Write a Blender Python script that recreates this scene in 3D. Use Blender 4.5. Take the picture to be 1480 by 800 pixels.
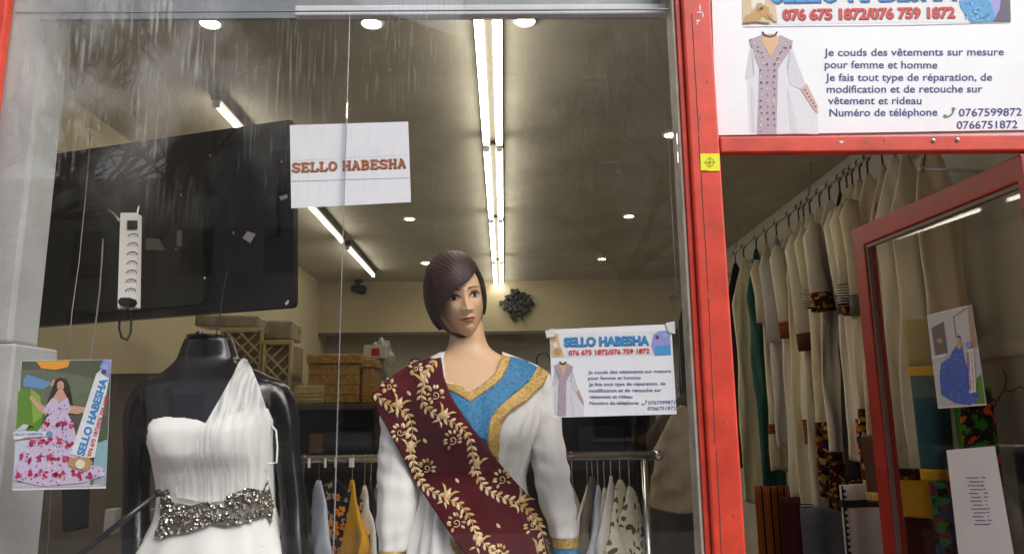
import bpy, bmesh, math, random
from mathutils import Vector, Matrix, noise
from mathutils.bvhtree import BVHTree
from mathutils.geometry import delaunay_2d_cdt

for o in list(bpy.data.objects):
    bpy.data.objects.remove(o)
SC = bpy.context.scene
COL = SC.collection
R = math.radians

# ------------------------------------------------------------------ camera
CAM = Vector((0.0, -1.8, 1.55))
FPX, CX, CY = 1090.0, 740.0, 400.0
PITCH, YAW, ROLL = R(10.6), R(0.72), R(0.68)
_f = Vector((math.sin(YAW) * math.cos(PITCH), math.cos(YAW) * math.cos(PITCH), math.sin(PITCH)))
_r0 = Vector((math.cos(YAW), -math.sin(YAW), 0))
_u0 = _r0.cross(_f)
# world up leans to the left of the picture by ROLL
_r = (_r0 * math.cos(ROLL) - _u0 * math.sin(ROLL)).normalized()
_u = (_r0 * math.sin(ROLL) + _u0 * math.cos(ROLL)).normalized()
cam_data = bpy.data.cameras.new('camera')
cam_data.sensor_width = 36.0
cam_data.lens = FPX / 1480.0 * 36.0
cam_data.clip_start = 0.05
cam_data.clip_end = 500
cam = bpy.data.objects.new('camera', cam_data)
COL.objects.link(cam)
M4 = Matrix((( _r.x, _u.x, -_f.x, CAM.x), (_r.y, _u.y, -_f.y, CAM.y), (_r.z, _u.z, -_f.z, CAM.z), (0, 0, 0, 1)))
cam.matrix_world = M4
SC.camera = cam

# ------------------------------------------------------------------ sky, sun, exposure
SUN_EL, SUN_AZ = R(40), R(142)          # azimuth measured from +Y clockwise
world = bpy.data.worlds.new('World')
SC.world = world
world.use_nodes = True
wn, wl = world.node_tree.nodes, world.node_tree.links
wn.clear()
wo = wn.new('ShaderNodeOutputWorld'); bg = wn.new('ShaderNodeBackground')
sky = wn.new('ShaderNodeTexSky'); sky.sky_type = 'NISHITA'; sky.sun_disc = False
sky.sun_elevation = SUN_EL; sky.sun_rotation = SUN_AZ; sky.dust_density = 4.0; sky.air_density = 1.0
hs = wn.new('ShaderNodeHueSaturation'); hs.inputs['Saturation'].default_value = 0.42
wl.new(sky.outputs[0], hs.inputs['Color']); wl.new(hs.outputs[0], bg.inputs['Color'])
bg.inputs['Strength'].default_value = 0.15
wl.new(bg.outputs[0], wo.inputs[0])
sl = bpy.data.lights.new('sun', 'SUN'); sl.energy = 1.4; sl.angle = R(45); sl.color = (1.0, 0.97, 0.93)
so = bpy.data.objects.new('sun', sl); COL.objects.link(so)
_sd = Vector((math.sin(SUN_AZ) * math.cos(SUN_EL), math.cos(SUN_AZ) * math.cos(SUN_EL), math.sin(SUN_EL)))
so.rotation_euler = (-_sd).to_track_quat('-Z', 'Y').to_euler()
so.location = (0, -10, 12)
SC.view_settings.view_transform = 'Standard'
SC.view_settings.look = 'None'
SC.view_settings.gamma = 1.0
SC.view_settings.exposure = 0.66
SC.render.engine = 'CYCLES'
SC.cycles.use_denoising = True
SC.cycles.max_bounces = 8
SC.cycles.transparent_max_bounces = 24
SC.cycles.sample_clamp_indirect = 6.0
SC.cycles.caustics_reflective = False
SC.cycles.caustics_refractive = False

# ------------------------------------------------------------------ picture <-> world helpers
def ray(px, py):
    return (_f * FPX + _r * (px - CX) + _u * (CY - py)).normalized()
def PY(px, py, Y):
    d = ray(px, py); return CAM + d * ((Y - CAM.y) / d.y)
def PX(px, py, X):
    d = ray(px, py); return CAM + d * ((X - CAM.x) / d.x)
def PZ(px, py, Z):
    d = ray(px, py); return CAM + d * ((Z - CAM.z) / d.z)
def PP(px, py, pt, n):
    d = ray(px, py); return CAM + d * ((pt - CAM).dot(n) / d.dot(n))
def proj(v):
    d = Vector(v) - CAM
    k = d.dot(_f)
    return (CX + FPX * d.dot(_r) / k, CY - FPX * d.dot(_u) / k)
def inpoly(x, y, poly):
    c = False; n = len(poly); j = n - 1
    for i in range(n):
        xi, yi = poly[i]; xj, yj = poly[j]
        if (yi > y) != (yj > y) and x < (xj - xi) * (y - yi) / (yj - yi) + xi:
            c = not c
        j = i
    return c

# ------------------------------------------------------------------ materials
def lin(c):
    return tuple(((v / 255.0) / 12.92 if v / 255.0 <= 0.04045 else ((v / 255.0 + 0.055) / 1.055) ** 2.4) for v in c)
MATS = {}
def mat(name, col, rough=0.6, metal=0.0, var=0.0, vscale=8.0, bump=0.0, bscale=60.0, spec=0.5, sheen=0.0, coat=0.0,
        col2=None, stretch=None):
    """Principled with an optional noise variation between two colours and a noise bump."""
    if name in MATS: return MATS[name]
    m = bpy.data.materials.new(name); m.use_nodes = True
    nt = m.node_tree; n = nt.nodes; l = nt.links
    b = n['Principled BSDF']
    b.inputs['Base Color'].default_value = (*col, 1); b.inputs['Roughness'].default_value = rough
    b.inputs['Metallic'].default_value = metal; b.inputs['Specular IOR Level'].default_value = spec
    if sheen: b.inputs['Sheen Weight'].default_value = sheen; b.inputs['Sheen Roughness'].default_value = 0.4
    if coat: b.inputs['Coat Weight'].default_value = coat; b.inputs['Coat Roughness'].default_value = 0.08
    tc = None
    def coords():
        nonlocal tc
        if tc is None:
            t = n.new('ShaderNodeTexCoord'); mp = n.new('ShaderNodeMapping')
            if stretch: mp.inputs['Scale'].default_value = stretch
            l.new(t.outputs['Object'], mp.inputs[0]); tc = mp.outputs[0]
        return tc
    if var or col2:
        nz = n.new('ShaderNodeTexNoise'); nz.inputs['Scale'].default_value = vscale; nz.inputs['Detail'].default_value = 6
        nz.inputs['Roughness'].default_value = 0.65
        l.new(coords(), nz.inputs['Vector'])
        rp = n.new('ShaderNodeValToRGB'); rp.color_ramp.elements[0].position = 0.32; rp.color_ramp.elements[1].position = 0.68
        c2 = col2 if col2 else tuple(max(0, v * (1 - var)) for v in col)
        c1 = col if col2 else tuple(min(1, v * (1 + var * 0.5)) for v in col)
        rp.color_ramp.elements[0].color = (*c2, 1); rp.color_ramp.elements[1].color = (*c1, 1)
        l.new(nz.outputs['Fac'], rp.inputs[0]); l.new(rp.outputs[0], b.inputs['Base Color'])
        mr = n.new('ShaderNodeMapRange'); mr.inputs[3].default_value = max(0.02, rough - 0.1); mr.inputs[4].default_value = min(1, rough + 0.1)
        l.new(nz.outputs['Fac'], mr.inputs[0]); l.new(mr.outputs[0], b.inputs['Roughness'])
    if bump:
        nb = n.new('ShaderNodeTexNoise'); nb.inputs['Scale'].default_value = bscale; nb.inputs['Detail'].default_value = 5
        l.new(coords(), nb.inputs['Vector'])
        bp = n.new('ShaderNodeBump'); bp.inputs['Strength'].default_value = bump; bp.inputs['Distance'].default_value = 0.004
        l.new(nb.outputs['Fac'], bp.inputs['Height']); l.new(bp.outputs[0], b.inputs['Normal'])
    MATS[name] = m
    return m
def emit(name, col, s):
    if name in MATS: return MATS[name]
    m = bpy.data.materials.new(name); m.use_nodes = True
    b = m.node_tree.nodes['Principled BSDF']
    b.inputs['Base Color'].default_value = (0.8, 0.8, 0.8, 1)
    b.inputs['Emission Color'].default_value = (*col, 1); b.inputs['Emission Strength'].default_value = s
    MATS[name] = m
    return m
def patterned(name, cols, scale=30.0, kind='vor', rough=0.75, stretch=(1, 1, 1), mortar=None):
    """Printed or woven cloth: voronoi cells, bricks or checks in the given colours."""
    if name in MATS: return MATS[name]
    m = bpy.data.materials.new(name); m.use_nodes = True
    nt = m.node_tree; n = nt.nodes; l = nt.links; b = n['Principled BSDF']; b.inputs['Roughness'].default_value = rough
    b.inputs['Specular IOR Level'].default_value = 0.25
    t = n.new('ShaderNodeTexCoord'); mp = n.new('ShaderNodeMapping'); mp.inputs['Scale'].default_value = stretch
    l.new(t.outputs['Object'], mp.inputs[0])
    rp = n.new('ShaderNodeValToRGB'); rp.color_ramp.interpolation = 'CONSTANT'
    e = rp.color_ramp.elements
    while len(e) < len(cols): e.new(0.5)
    for i, c in enumerate(cols):
        e[i].position = i / len(cols); e[i].color = (*c, 1)
    if kind == 'vor':
        v = n.new('ShaderNodeTexVoronoi'); v.inputs['Scale'].default_value = scale; l.new(mp.outputs[0], v.inputs['Vector'])
        s = n.new('ShaderNodeSeparateColor'); l.new(v.outputs['Color'], s.inputs[0]); l.new(s.outputs[0], rp.inputs[0])
    elif kind == 'noise':
        v = n.new('ShaderNodeTexNoise'); v.inputs['Scale'].default_value = scale; v.inputs['Detail'].default_value = 3
        l.new(mp.outputs[0], v.inputs['Vector'])
        mr = n.new('ShaderNodeMapRange'); mr.inputs[1].default_value = 0.25; mr.inputs[2].default_value = 0.75
        l.new(v.outputs['Fac'], mr.inputs[0]); l.new(mr.outputs[0], rp.inputs[0])
    else:
        v = n.new('ShaderNodeTexWave'); v.wave_type = 'BANDS'; v.bands_direction = 'Z' if kind == 'bandz' else ('DIAGONAL' if kind == 'diag' else 'X')
        v.inputs['Scale'].default_value = scale; v.inputs['Distortion'].default_value = 1.5 if kind == 'diag' else 0.3
        l.new(mp.outputs[0], v.inputs['Vector']); l.new(v.outputs['Fac'], rp.inputs[0])
    l.new(rp.outputs[0], b.inputs['Base Color'])
    MATS[name] = m
    return m

def glass_mat(name, dirt_haze=1.0, tint=(1, 1, 1)):
    """Clear pane: angle-dependent mirror reflection, the rest passes straight through; dust and dried
    wipe streaks lie on it, with a painted sky-reflection haze at the upper left."""
    m = bpy.data.materials.new(name); m.use_nodes = True
    nt = m.node_tree; n = nt.nodes; l = nt.links; n.clear()
    out = n.new('ShaderNodeOutputMaterial')
    geo = n.new('ShaderNodeNewGeometry')
    dt = n.new('ShaderNodeVectorMath'); dt.operation = 'DOT_PRODUCT'
    l.new(geo.outputs['Normal'], dt.inputs[0]); l.new(geo.outputs['Incoming'], dt.inputs[1])
    def M(op, a, b=None):
        x = n.new('ShaderNodeMath'); x.operation = op
        for i, v in enumerate((a, b)):
            if v is None: continue
            if isinstance(v, (int, float)): x.inputs[i].default_value = v
            else: l.new(v, x.inputs[i])
        return x.outputs[0]
    c = M('ABSOLUTE', dt.outputs['Value'])
    fr = M('ADD', 0.042, M('MULTIPLY', 0.958, M('POWER', M('SUBTRACT', 1.0, c), 5.0)))
    tr = n.new('ShaderNodeBsdfTransparent'); tr.inputs[0].default_value = (*tint, 1)
    gl = n.new('ShaderNodeBsdfGlossy'); gl.inputs['Roughness'].default_value = 0.0
    mx = n.new('ShaderNodeMixShader'); l.new(fr, mx.inputs[0]); l.new(tr.outputs[0], mx.inputs[1]); l.new(gl.outputs[0], mx.inputs[2])
    last = mx.outputs[0]
    if dirt_haze > 0:
        t = n.new('ShaderNodeTexCoord')
        def nz(scale, rot, detail, s):
            mp = n.new('ShaderNodeMapping'); mp.inputs['Rotation'].default_value = (0, rot, 0); mp.inputs['Scale'].default_value = scale
            l.new(t.outputs['Object'], mp.inputs[0])
            x = n.new('ShaderNodeTexNoise'); x.inputs['Scale'].default_value = s; x.inputs['Detail'].default_value = detail
            l.new(mp.outputs[0], x.inputs['Vector']); return x.outputs['Fac']
        def ramp(v, a, b):
            r = n.new('ShaderNodeMapRange'); r.interpolation_type = 'SMOOTHSTEP'
            r.inputs[1].default_value = a; r.inputs[2].default_value = b; l.new(v, r.inputs[0]); return r.outputs[0]
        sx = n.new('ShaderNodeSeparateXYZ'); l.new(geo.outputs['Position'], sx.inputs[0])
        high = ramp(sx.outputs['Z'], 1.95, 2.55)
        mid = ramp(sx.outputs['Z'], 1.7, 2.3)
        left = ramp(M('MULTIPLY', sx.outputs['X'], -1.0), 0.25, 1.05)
        s1 = ramp(nz((210, 1, 9), 0.06, 4, 1.0), 0.53, 0.72)         # upright drips
        s2 = ramp(nz((190, 1, 6), -0.7, 4, 1.0), 0.50, 0.70)        # slanting wipe marks
        s3 = ramp(nz((150, 1, 60), 0.3, 2, 1.0), 0.71, 0.77)        # specks
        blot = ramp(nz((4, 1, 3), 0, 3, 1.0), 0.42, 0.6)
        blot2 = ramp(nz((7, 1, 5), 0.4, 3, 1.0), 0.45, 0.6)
        a = M('MULTIPLY', M('MULTIPLY', s1, blot), M('ADD', M('MULTIPLY', mid, 0.025), M('MULTIPLY', high, 0.085)))
        b = M('MULTIPLY', M('MULTIPLY', s2, blot2), M('MULTIPLY', M('MULTIPLY', high, M('ADD', left, 0.15)), 0.30))
        d = M('MULTIPLY', M('MULTIPLY', s3, blot), M('MULTIPLY', mid, 0.35))
        sky_haze = M('MULTIPLY', M('ADD', M('MULTIPLY', M('MULTIPLY', high, left), 0.13), M('MULTIPLY', left, 0.003)), M('ADD', 0.15, M('MULTIPLY', 1.3, blot)))  # whitish haze painted at the upper left in place of sky reflection
        tot = M('MINIMUM', M('MULTIPLY', M('ADD', M('ADD', a, b), M('ADD', d, M('ADD', sky_haze, 0.002))), dirt_haze), 0.6)
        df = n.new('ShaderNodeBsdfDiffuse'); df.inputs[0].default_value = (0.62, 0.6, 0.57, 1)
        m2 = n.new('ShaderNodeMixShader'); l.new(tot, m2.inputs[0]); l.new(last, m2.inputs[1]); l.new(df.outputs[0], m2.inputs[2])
        last = m2.outputs[0]
    l.new(last, out.inputs[0])
    return m

# ------------------------------------------------------------------ mesh builder
ORG = {}
def root(name, label, cat, loc, group=None):
    o = bpy.data.objects.new(name, None); COL.objects.link(o); o.location = Vector(loc)
    o.empty_display_size = 0.1
    o['label'] = label; o['category'] = cat
    if group: o['group'] = group
    ORG[o] = Vector(loc)
    return o
class MB:
    def __init__(s): s.v = []; s.f = []; s.mi = []
    def add(s, vs, fs, m=0):
        k = len(s.v); s.v += [Vector(v) for v in vs]; s.f += [tuple(i + k for i in f) for f in fs]; s.mi += [m] * len(fs); return s
    def box(s, a, b, m=0, M=None):
        x0, y0, z0 = a; x1, y1, z1 = b
        vs = [Vector(p) for p in ((x0, y0, z0), (x1, y0, z0), (x1, y1, z0), (x0, y1, z0), (x0, y0, z1), (x1, y0, z1), (x1, y1, z1), (x0, y1, z1))]
        if M: vs = [M @ v for v in vs]
        return s.add(vs, [(0, 3, 2, 1), (4, 5, 6, 7), (0, 1, 5, 4), (1, 2, 6, 5), (2, 3, 7, 6), (3, 0, 4, 7)], m)
    def bbox(s, a, b, bev=0.004, m=0, M=None, seg=2):
        bm = bmesh.new(); bmesh.ops.create_cube(bm, size=1)
        c = (Vector(a) + Vector(b)) / 2; d = Vector(b) - Vector(a)
        for v in bm.verts: v.co = Vector((v.co.x * d.x, v.co.y * d.y, v.co.z * d.z)) + c
        bmesh.ops.bevel(bm, geom=bm.edges[:], offset=min(bev, min(abs(x) for x in d) * 0.45), segments=seg, affect='EDGES', profile=0.5)
        bm.verts.index_update()
        vs = [v.co.copy() for v in bm.verts]
        if M: vs = [M @ v for v in vs]
        s.add(vs, [tuple(v.index for v in f.verts) for f in bm.faces], m); bm.free(); return s
    def rings(s, rs, m=0, cap=True, closed=True):
        k = len(s.v); n = len(rs[0])
        for r in rs: s.v += [Vector(p) for p in r]
        for i in range(len(rs) - 1):
            for j in range(n if closed else n - 1):
                a = k + i * n + j; b = k + i * n + (j + 1) % n
                s.f.append((a, b, b + n, a + n)); s.mi.append(m)
        if cap and closed:
            s.f.append(tuple(k + j for j in reversed(range(n)))); s.mi.append(m)
            e = k + (len(rs) - 1) * n
            s.f.append(tuple(e + j for j in range(n))); s.mi.append(m)
        return s
    def tube(s, path, rad, n=8, m=0, flat=1.0):
        path = [Vector(p) for p in path]; rs = []
        prev = None
        for i, p in enumerate(path):
            t = (path[min(i + 1, len(path) - 1)] - path[max(i - 1, 0)])
            t = t.normalized() if t.length > 1e-9 else Vector((0, 0, 1))
            if prev is None:
                a = Vector((0, 0, 1)) if abs(t.z) < 0.9 else Vector((0, 1, 0))
                u = t.cross(a).normalized()
            else:
                u = (prev - t * prev.dot(t)).normalized()
            prev = u; w = t.cross(u)
            r = rad[i] if isinstance(rad, (list, tuple)) else rad
            rs.append([p + u * (r * math.cos(2 * math.pi * j / n)) + w * (r * flat * math.sin(2 * math.pi * j / n)) for j in range(n)])
        return s.rings(rs, m)
    def disc(s, c, nrm, r, h, n=24, m=0, r2=None):
        c = Vector(c); nrm = Vector(nrm).normalized()
        a = Vector((0, 0, 1)) if abs(nrm.z) < 0.9 else Vector((0, 1, 0))
        u = nrm.cross(a).normalized(); w = nrm.cross(u)
        r2 = r if r2 is None else r2
        rr = lambda q, z: [c + nrm * z + u * (q * math.cos(2 * math.pi * j / n)) + w * (q * math.sin(2 * math.pi * j / n)) for j in range(n)]
        return s.rings([rr(r, 0), rr(r2, h)], m)
    def ball(s, c, r, n=12, m=0, sc=(1, 1, 1)):
        c = Vector(c); rs = []
        for i in range(1, n):
            a = math.pi * i / n
            rs.append([c + Vector((r * sc[0] * math.sin(a) * math.cos(2 * math.pi * j / (2 * n)), r * sc[1] * math.sin(a) * math.sin(2 * math.pi * j / (2 * n)), -r * sc[2] * math.cos(a))) for j in range(2 * n)])
        return s.rings(rs, m)
    def build(s, name, mats, parent=None, smooth=False, label=None, cat=None, group=None, kind=None, angle=None):
        if not isinstance(mats, (list, tuple)): mats = [mats]
        if parent is not None: org = ORG[parent]
        else:
            xs = [v.x for v in s.v]; ys = [v.y for v in s.v]; zs = [v.z for v in s.v]
            org = Vector(((min(xs) + max(xs)) / 2, (min(ys) + max(ys)) / 2, min(zs)))
        me = bpy.data.meshes.new(name)
        me.from_pydata([v - org for v in s.v], [], s.f)
        for q in mats: me.materials.append(q)
        me.polygons.foreach_set('material_index', s.mi)
        me.validate(); me.update()
        if smooth: me.polygons.foreach_set('use_smooth', [True] * len(me.polygons))
        o = bpy.data.objects.new(name, me); COL.objects.link(o)
        if parent is not None: o.parent = parent
        else: o.location = org
        ORG[o] = org
        if label: o['label'] = label
        if cat: o['category'] = cat
        if group: o['group'] = group
        if kind: o['kind'] = kind
        return o
    def bvh(s):
        return BVHTree.FromPolygons(s.v, s.f)
def build_each(mb, name, mats, parent, smooth=False, label=None):
    """every separate piece of mb becomes an object of its own"""
    n = len(mb.v); par = list(range(n))
    def fd(i):
        while par[i] != i:
            par[i] = par[par[i]]; i = par[i]
        return i
    for f in mb.f:
        for i in f[1:]: par[fd(i)] = fd(f[0])
    isl = {}
    for f, mi in zip(mb.f, mb.mi): isl.setdefault(fd(f[0]), []).append((f, mi))
    out = []
    for k, fs in isl.items():
        q = MB(); used = sorted({i for f, _ in fs for i in f}); mp = {a: b for b, a in enumerate(used)}
        q.v = [mb.v[i] for i in used]; q.f = [tuple(mp[i] for i in f) for f, _ in fs]; q.mi = [m for _, m in fs]
        out.append(q.build(name, mats, parent, smooth, label))
    return out
def solid(o, t, off=-1):
    m = o.modifiers.new('thick', 'SOLIDIFY'); m.thickness = t; m.offset = off; return o
def dup(o, loc=None, rot=None, label=None):
    r = o.copy(); COL.objects.link(r)
    if loc is not None: r.location = loc
    if rot is not None: r.rotation_euler = rot
    if label: r['label'] = label
    for c in list(o.children):
        q = c.copy(); COL.objects.link(q); q.parent = r
        for d in list(c.children):
            e = d.copy(); COL.objects.link(e); e.parent = q
    return r

def pchip(xs, ys, x):
    if x <= xs[0]: return ys[0]
    if x >= xs[-1]: return ys[-1]
    for i in range(len(xs) - 1):
        if x <= xs[i + 1]: break
    h = [xs[k + 1] - xs[k] for k in range(len(xs) - 1)]
    dl = [(ys[k + 1] - ys[k]) / h[k] for k in range(len(h))]
    def slope(k):
        if k == 0: return dl[0]
        if k == len(xs) - 1: return dl[-1]
        if dl[k - 1] * dl[k] <= 0: return 0.0
        return 2 * dl[k - 1] * dl[k] / (dl[k - 1] + dl[k])
    t = (x - xs[i]) / h[i]; m0 = slope(i) * h[i]; m1 = slope(i + 1) * h[i]
    return ys[i] * (2 * t ** 3 - 3 * t * t + 1) + m0 * (t ** 3 - 2 * t * t + t) + ys[i + 1] * (-2 * t ** 3 + 3 * t * t) + m1 * (t ** 3 - t * t)
def loft(secs, Y, rows=60, n=72, exp=2.0, disp=None, cap=True, grow=0.0):
    """secs: (py, x_left, x_right, depth_front, depth_back, y_shift) rings at photo rows, standing in the plane Y."""
    ts = [q[0] for q in secs]
    g = lambda i: [q[i] for q in secs]
    rs = []
    for k in range(rows):
        py = ts[0] + (ts[-1] - ts[0]) * k / (rows - 1)
        xl, xr, df, db, ys = (pchip(ts, g(i), py) for i in (1, 2, 3, 4, 5))
        a = PY(xl, py, Y); b = PY(xr, py, Y); c = (a + b) / 2; hw = (b.x - a.x) / 2 + grow
        ring = []
        for j in range(n):
            th = 2 * math.pi * j / n; ct, st = math.cos(th), math.sin(th)
            ex = 2.0 / exp
            x = math.copysign(abs(ct) ** ex, ct) * hw; d = (df if st < 0 else db) + grow
            y = math.copysign(abs(st) ** ex, st) * d
            if disp:
                q = disp(th, k / (rows - 1), py); x += ct * q; y += st * q
            ring.append((c.x + x, Y + ys + y, c.z))
        rs.append(ring)
    m = MB(); m.rings(rs, 0, cap); return m

# drape a photo-traced outline on a surface that is already there
def drape(poly, bvh, off, step=5.0, smooth=3, m=None, mi=0, jitter=None):
    xs = [p[0] for p in poly]; ys = [p[1] for p in poly]
    dense = []
    for i in range(len(poly)):
        a, b = poly[i], poly[(i + 1) % len(poly)]
        L = math.dist(a, b); k = max(1, int(L / step))
        dense += [(a[0] + (b[0] - a[0]) * t / k, a[1] + (b[1] - a[1]) * t / k) for t in range(k)]
    pts = [Vector(p) for p in dense]
    edges = [(i, (i + 1) % len(dense)) for i in range(len(dense))]
    y = min(ys) + step / 2; row = 0
    while y < max(ys):
        x = min(xs) + step / 2 + (step / 2 if row % 2 else 0)
        while x < max(xs):
            if inpoly(x, y, poly) and min(math.dist((x, y), q) for q in dense) > step * 0.45: pts.append(Vector((x, y)))
            x += step
        y += step; row += 1
    vs, es, fs, *_ = delaunay_2d_cdt(pts, edges, [], 1, 1e-5)
    dep = []
    for v in vs:
        d = ray(v.x, v.y); hit = bvh.ray_cast(CAM, d)
        dep.append(hit[3] if hit[0] is not None else None)
    nb = [set() for _ in vs]
    for f in fs:
        for i in range(len(f)):
            nb[f[i]].add(f[i - 1]); nb[f[i - 1]].add(f[i])
    for it in range(60):
        if all(d is not None for d in dep): break
        new = dep[:]
        for i, d in enumerate(dep):
            if d is None:
                q = [dep[k] for k in nb[i] if dep[k] is not None]
                if q: new[i] = sum(q) / len(q)
        dep = new
    avg = [d for d in dep if d is not None]; av = sum(avg) / len(avg) if avg else 2.2
    dep = [av if d is None else d for d in dep]
    for it in range(smooth):
        dep = [0.5 * d + 0.5 * (sum(dep[k] for k in nb[i]) / len(nb[i])) if nb[i] else d for i, d in enumerate(dep)]
        if it > smooth // 2: pass
    out = []
    for v, d in zip(vs, dep):
        e = off + (jitter(v.x, v.y) if jitter else 0)
        out.append(CAM + ray(v.x, v.y) * (d - e))
    m = m or MB()
    m.add(out, [tuple(reversed(f)) for f in fs], mi)
    return m
def small(poly, bvh, off, m, mi=0, dflt=2.2):
    """a little flat shape (a leaf, a petal) laid on a surface"""
    cx = sum(p[0] for p in poly) / len(poly); cy = sum(p[1] for p in poly) / len(poly)
    h = bvh.ray_cast(CAM, ray(cx, cy))
    d0 = h[3] if h[0] is not None else None
    vs = []
    for p in poly:
        h = bvh.ray_cast(CAM, ray(*p)); d = h[3] if h[0] is not None else (d0 or dflt)
        if d0 and abs(d - d0) > 0.02: d = d0
        vs.append(CAM + ray(*p) * (d - off))
    c = CAM + ray(cx, cy) * ((d0 or dflt) - off - 0.0025)
    n = len(vs)
    m.add(vs + [c], [((i + 1) % n, i, n) for i in range(n)], mi)

# ------------------------------------------------------------------ lettering and print (flat ink on paper)
_txt = {}
def glyphs(s, bold=0.0, res=3):
    k = (s, bold)
    if k in _txt: return _txt[k]
    cu = bpy.data.curves.new('t', 'FONT'); cu.body = s; cu.resolution_u = res; cu.offset = bold; cu.fill_mode = 'FRONT'
    ob = bpy.data.objects.new('t', cu); COL.objects.link(ob)
    dg = bpy.context.evaluated_depsgraph_get()
    me = bpy.data.meshes.new_from_object(ob.evaluated_get(dg))
    vs = [(v.co.x, v.co.y) for v in me.vertices]; fs = [tuple(p.vertices) for p in me.polygons]
    bpy.data.objects.remove(ob); bpy.data.curves.remove(cu); bpy.data.meshes.remove(me)
    _txt[k] = (vs, fs); return _txt[k]
CAPH = 0.729
class Print:
    """ink layers on a sheet; P(px, py, layer) gives the world point of a photo pixel on that layer"""
    def __init__(s, P): s.P = P; s.m = MB(); s.mats = []; s.layer = 1
    def mi(s, m):
        if m not in s.mats: s.mats.append(m)
        return s.mats.index(m)
    def poly(s, pts, m, layer=None):
        L = layer if layer else s.layer
        vs, es, fs, *_ = delaunay_2d_cdt([Vector(p) for p in pts], [(i, (i + 1) % len(pts)) for i in range(len(pts))], [], 1, 1e-6)
        s.m.add([s.P(v.x, v.y, L) for v in vs], [tuple(reversed(f)) for f in fs], s.mi(m)); return s
    def dot(s, x, y, r, m, layer=None, n=8, ry=None):
        ry = ry or r
        return s.poly([(x + r * math.cos(2 * math.pi * k / n), y + ry * math.sin(2 * math.pi * k / n)) for k in range(n)], m, layer)
    def line(s, pts, w, m, layer=None):
        for a, b in zip(pts[:-1], pts[1:]):
            dx, dy = b[0] - a[0], b[1] - a[1]; L = math.hypot(dx, dy) or 1; nx, ny = -dy / L * w / 2, dx / L * w / 2
            s.poly([(a[0] + nx, a[1] + ny), (b[0] + nx, b[1] + ny), (b[0] - nx, b[1] - ny), (a[0] - nx, a[1] - ny)], m, layer)
        return s
    def text(s, body, a, b, h, m, bold=0.0, layer=None):
        """from a to b (photo pixels on the baseline), cap height h"""
        vs, fs = glyphs(body, bold)
        x0 = min(v[0] for v in vs); x1 = max(v[0] for v in vs)
        L = math.dist(a, b); ux, uy = (b[0] - a[0]) / L, (b[1] - a[1]) / L
        nx, ny = uy, -ux
        pts = []
        for x, y in vs:
            t = (x - x0) / (x1 - x0) * L; q = y / CAPH * h
            pts.append(s.P(a[0] + ux * t + nx * q, a[1] + uy * t + ny * q, layer or s.layer))
        s.m.add(pts, fs, s.mi(m)); return s
    def build(s, name, parent): return s.m.build(name, s.mats, parent)

# slab-serif capitals as strokes in a unit box
def slab(ch):
    ar = lambda cx, cy, rx, ry, a0, a1, n=10: [(cx + rx * math.cos(R(a0 + (a1 - a0) * k / n)), cy + ry * math.sin(R(a0 + (a1 - a0) * k / n))) for k in range(n + 1)]
    st = {'S': [ar(.5, .73, .34, .23, 20, 270), ar(.5, .27, .36, .23, 90, -160), [(.86, .7), (.86, .95)], [(.14, .05), (.14, .3)]],
          'E': [[(.24, .05), (.24, .95)], [(.05, .95), (.86, .95), (.86, .74)], [(.05, .05), (.88, .05), (.88, .28)], [(.24, .5), (.62, .5)], [(.62, .38), (.62, .62)]],
          'L': [[(.26, .05), (.26, .95)], [(.05, .95), (.5, .95)], [(.05, .05), (.88, .05), (.88, .34)]],
          'O': [ar(.5, .5, .38, .45, 0, 360, 22)],
          'H': [[(.22, .05), (.22, .95)], [(.78, .05), (.78, .95)], [(.22, .5), (.78, .5)], [(.04, .95), (.4, .95)], [(.6, .95), (.96, .95)], [(.04, .05), (.4, .05)], [(.6, .05), (.96, .05)]],
          'A': [[(.18, .05), (.5, .95)], [(.5, .95), (.82, .05)], [(.3, .36), (.7, .36)], [(.02, .05), (.36, .05)], [(.64, .05), (.98, .05)], [(.32, .95), (.5, .95)]],
          'B': [[(.24, .05), (.24, .95)], [(.05, .95), (.55, .95)], ar(.55, .73, .26, .22, 90, -90), [(.24, .51), (.55, .51)], ar(.56, .28, .3, .23, 90, -90), [(.05, .05), (.56, .05)]]}
    return st[ch]

# ================================================================== materials in use
m_red = mat('red gloss paint', lin((212, 66, 46)), 0.45, var=0.36, vscale=7, bump=0.12, bscale=25)
m_red_shaded = mat('shaded red paint', lin((160, 40, 28)), 0.45, var=0.25, vscale=12, bump=0.1, bscale=25)  # darker copy of the red, the door's weaker light put into the colour
m_wall = mat('beige wall paint', (0.60, 0.52, 0.34), 0.85, var=0.08, vscale=1.7, bump=0.06, bscale=40)
m_ceil = mat('ceiling paint', (0.56, 0.53, 0.435), 0.8, var=0.24, vscale=1.6, bump=0.05, bscale=30)
m_wall_grey = mat('grey wall paint', (0.52, 0.50, 0.45), 0.8, var=0.14, vscale=2.5, bump=0.08, bscale=30)
m_pillar = mat('pillar render', (0.47, 0.48, 0.475), 0.85, var=0.2, vscale=4, bump=0.3, bscale=120)
m_floor = mat('shop floor', (0.42, 0.38, 0.32), 0.45, var=0.2, vscale=3)
m_pave = mat('paving', (0.27, 0.26, 0.25), 0.85, var=0.25, vscale=3, bump=0.3, bscale=60)
m_road = mat('asphalt', (0.05, 0.05, 0.052), 0.9, var=0.3, vscale=4, bump=0.4, bscale=120)
m_alu = mat('white aluminium', (0.72, 0.73, 0.76), 0.35, metal=0.0, spec=0.6, var=0.1, vscale=6)
m_greyalu = mat('grey aluminium', (0.33, 0.35, 0.38), 0.4, metal=0.3, var=0.2, vscale=5)
m_chrome = mat('chrome tube', (0.62, 0.62, 0.63), 0.22, metal=1.0, var=0.1, vscale=9)
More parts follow.
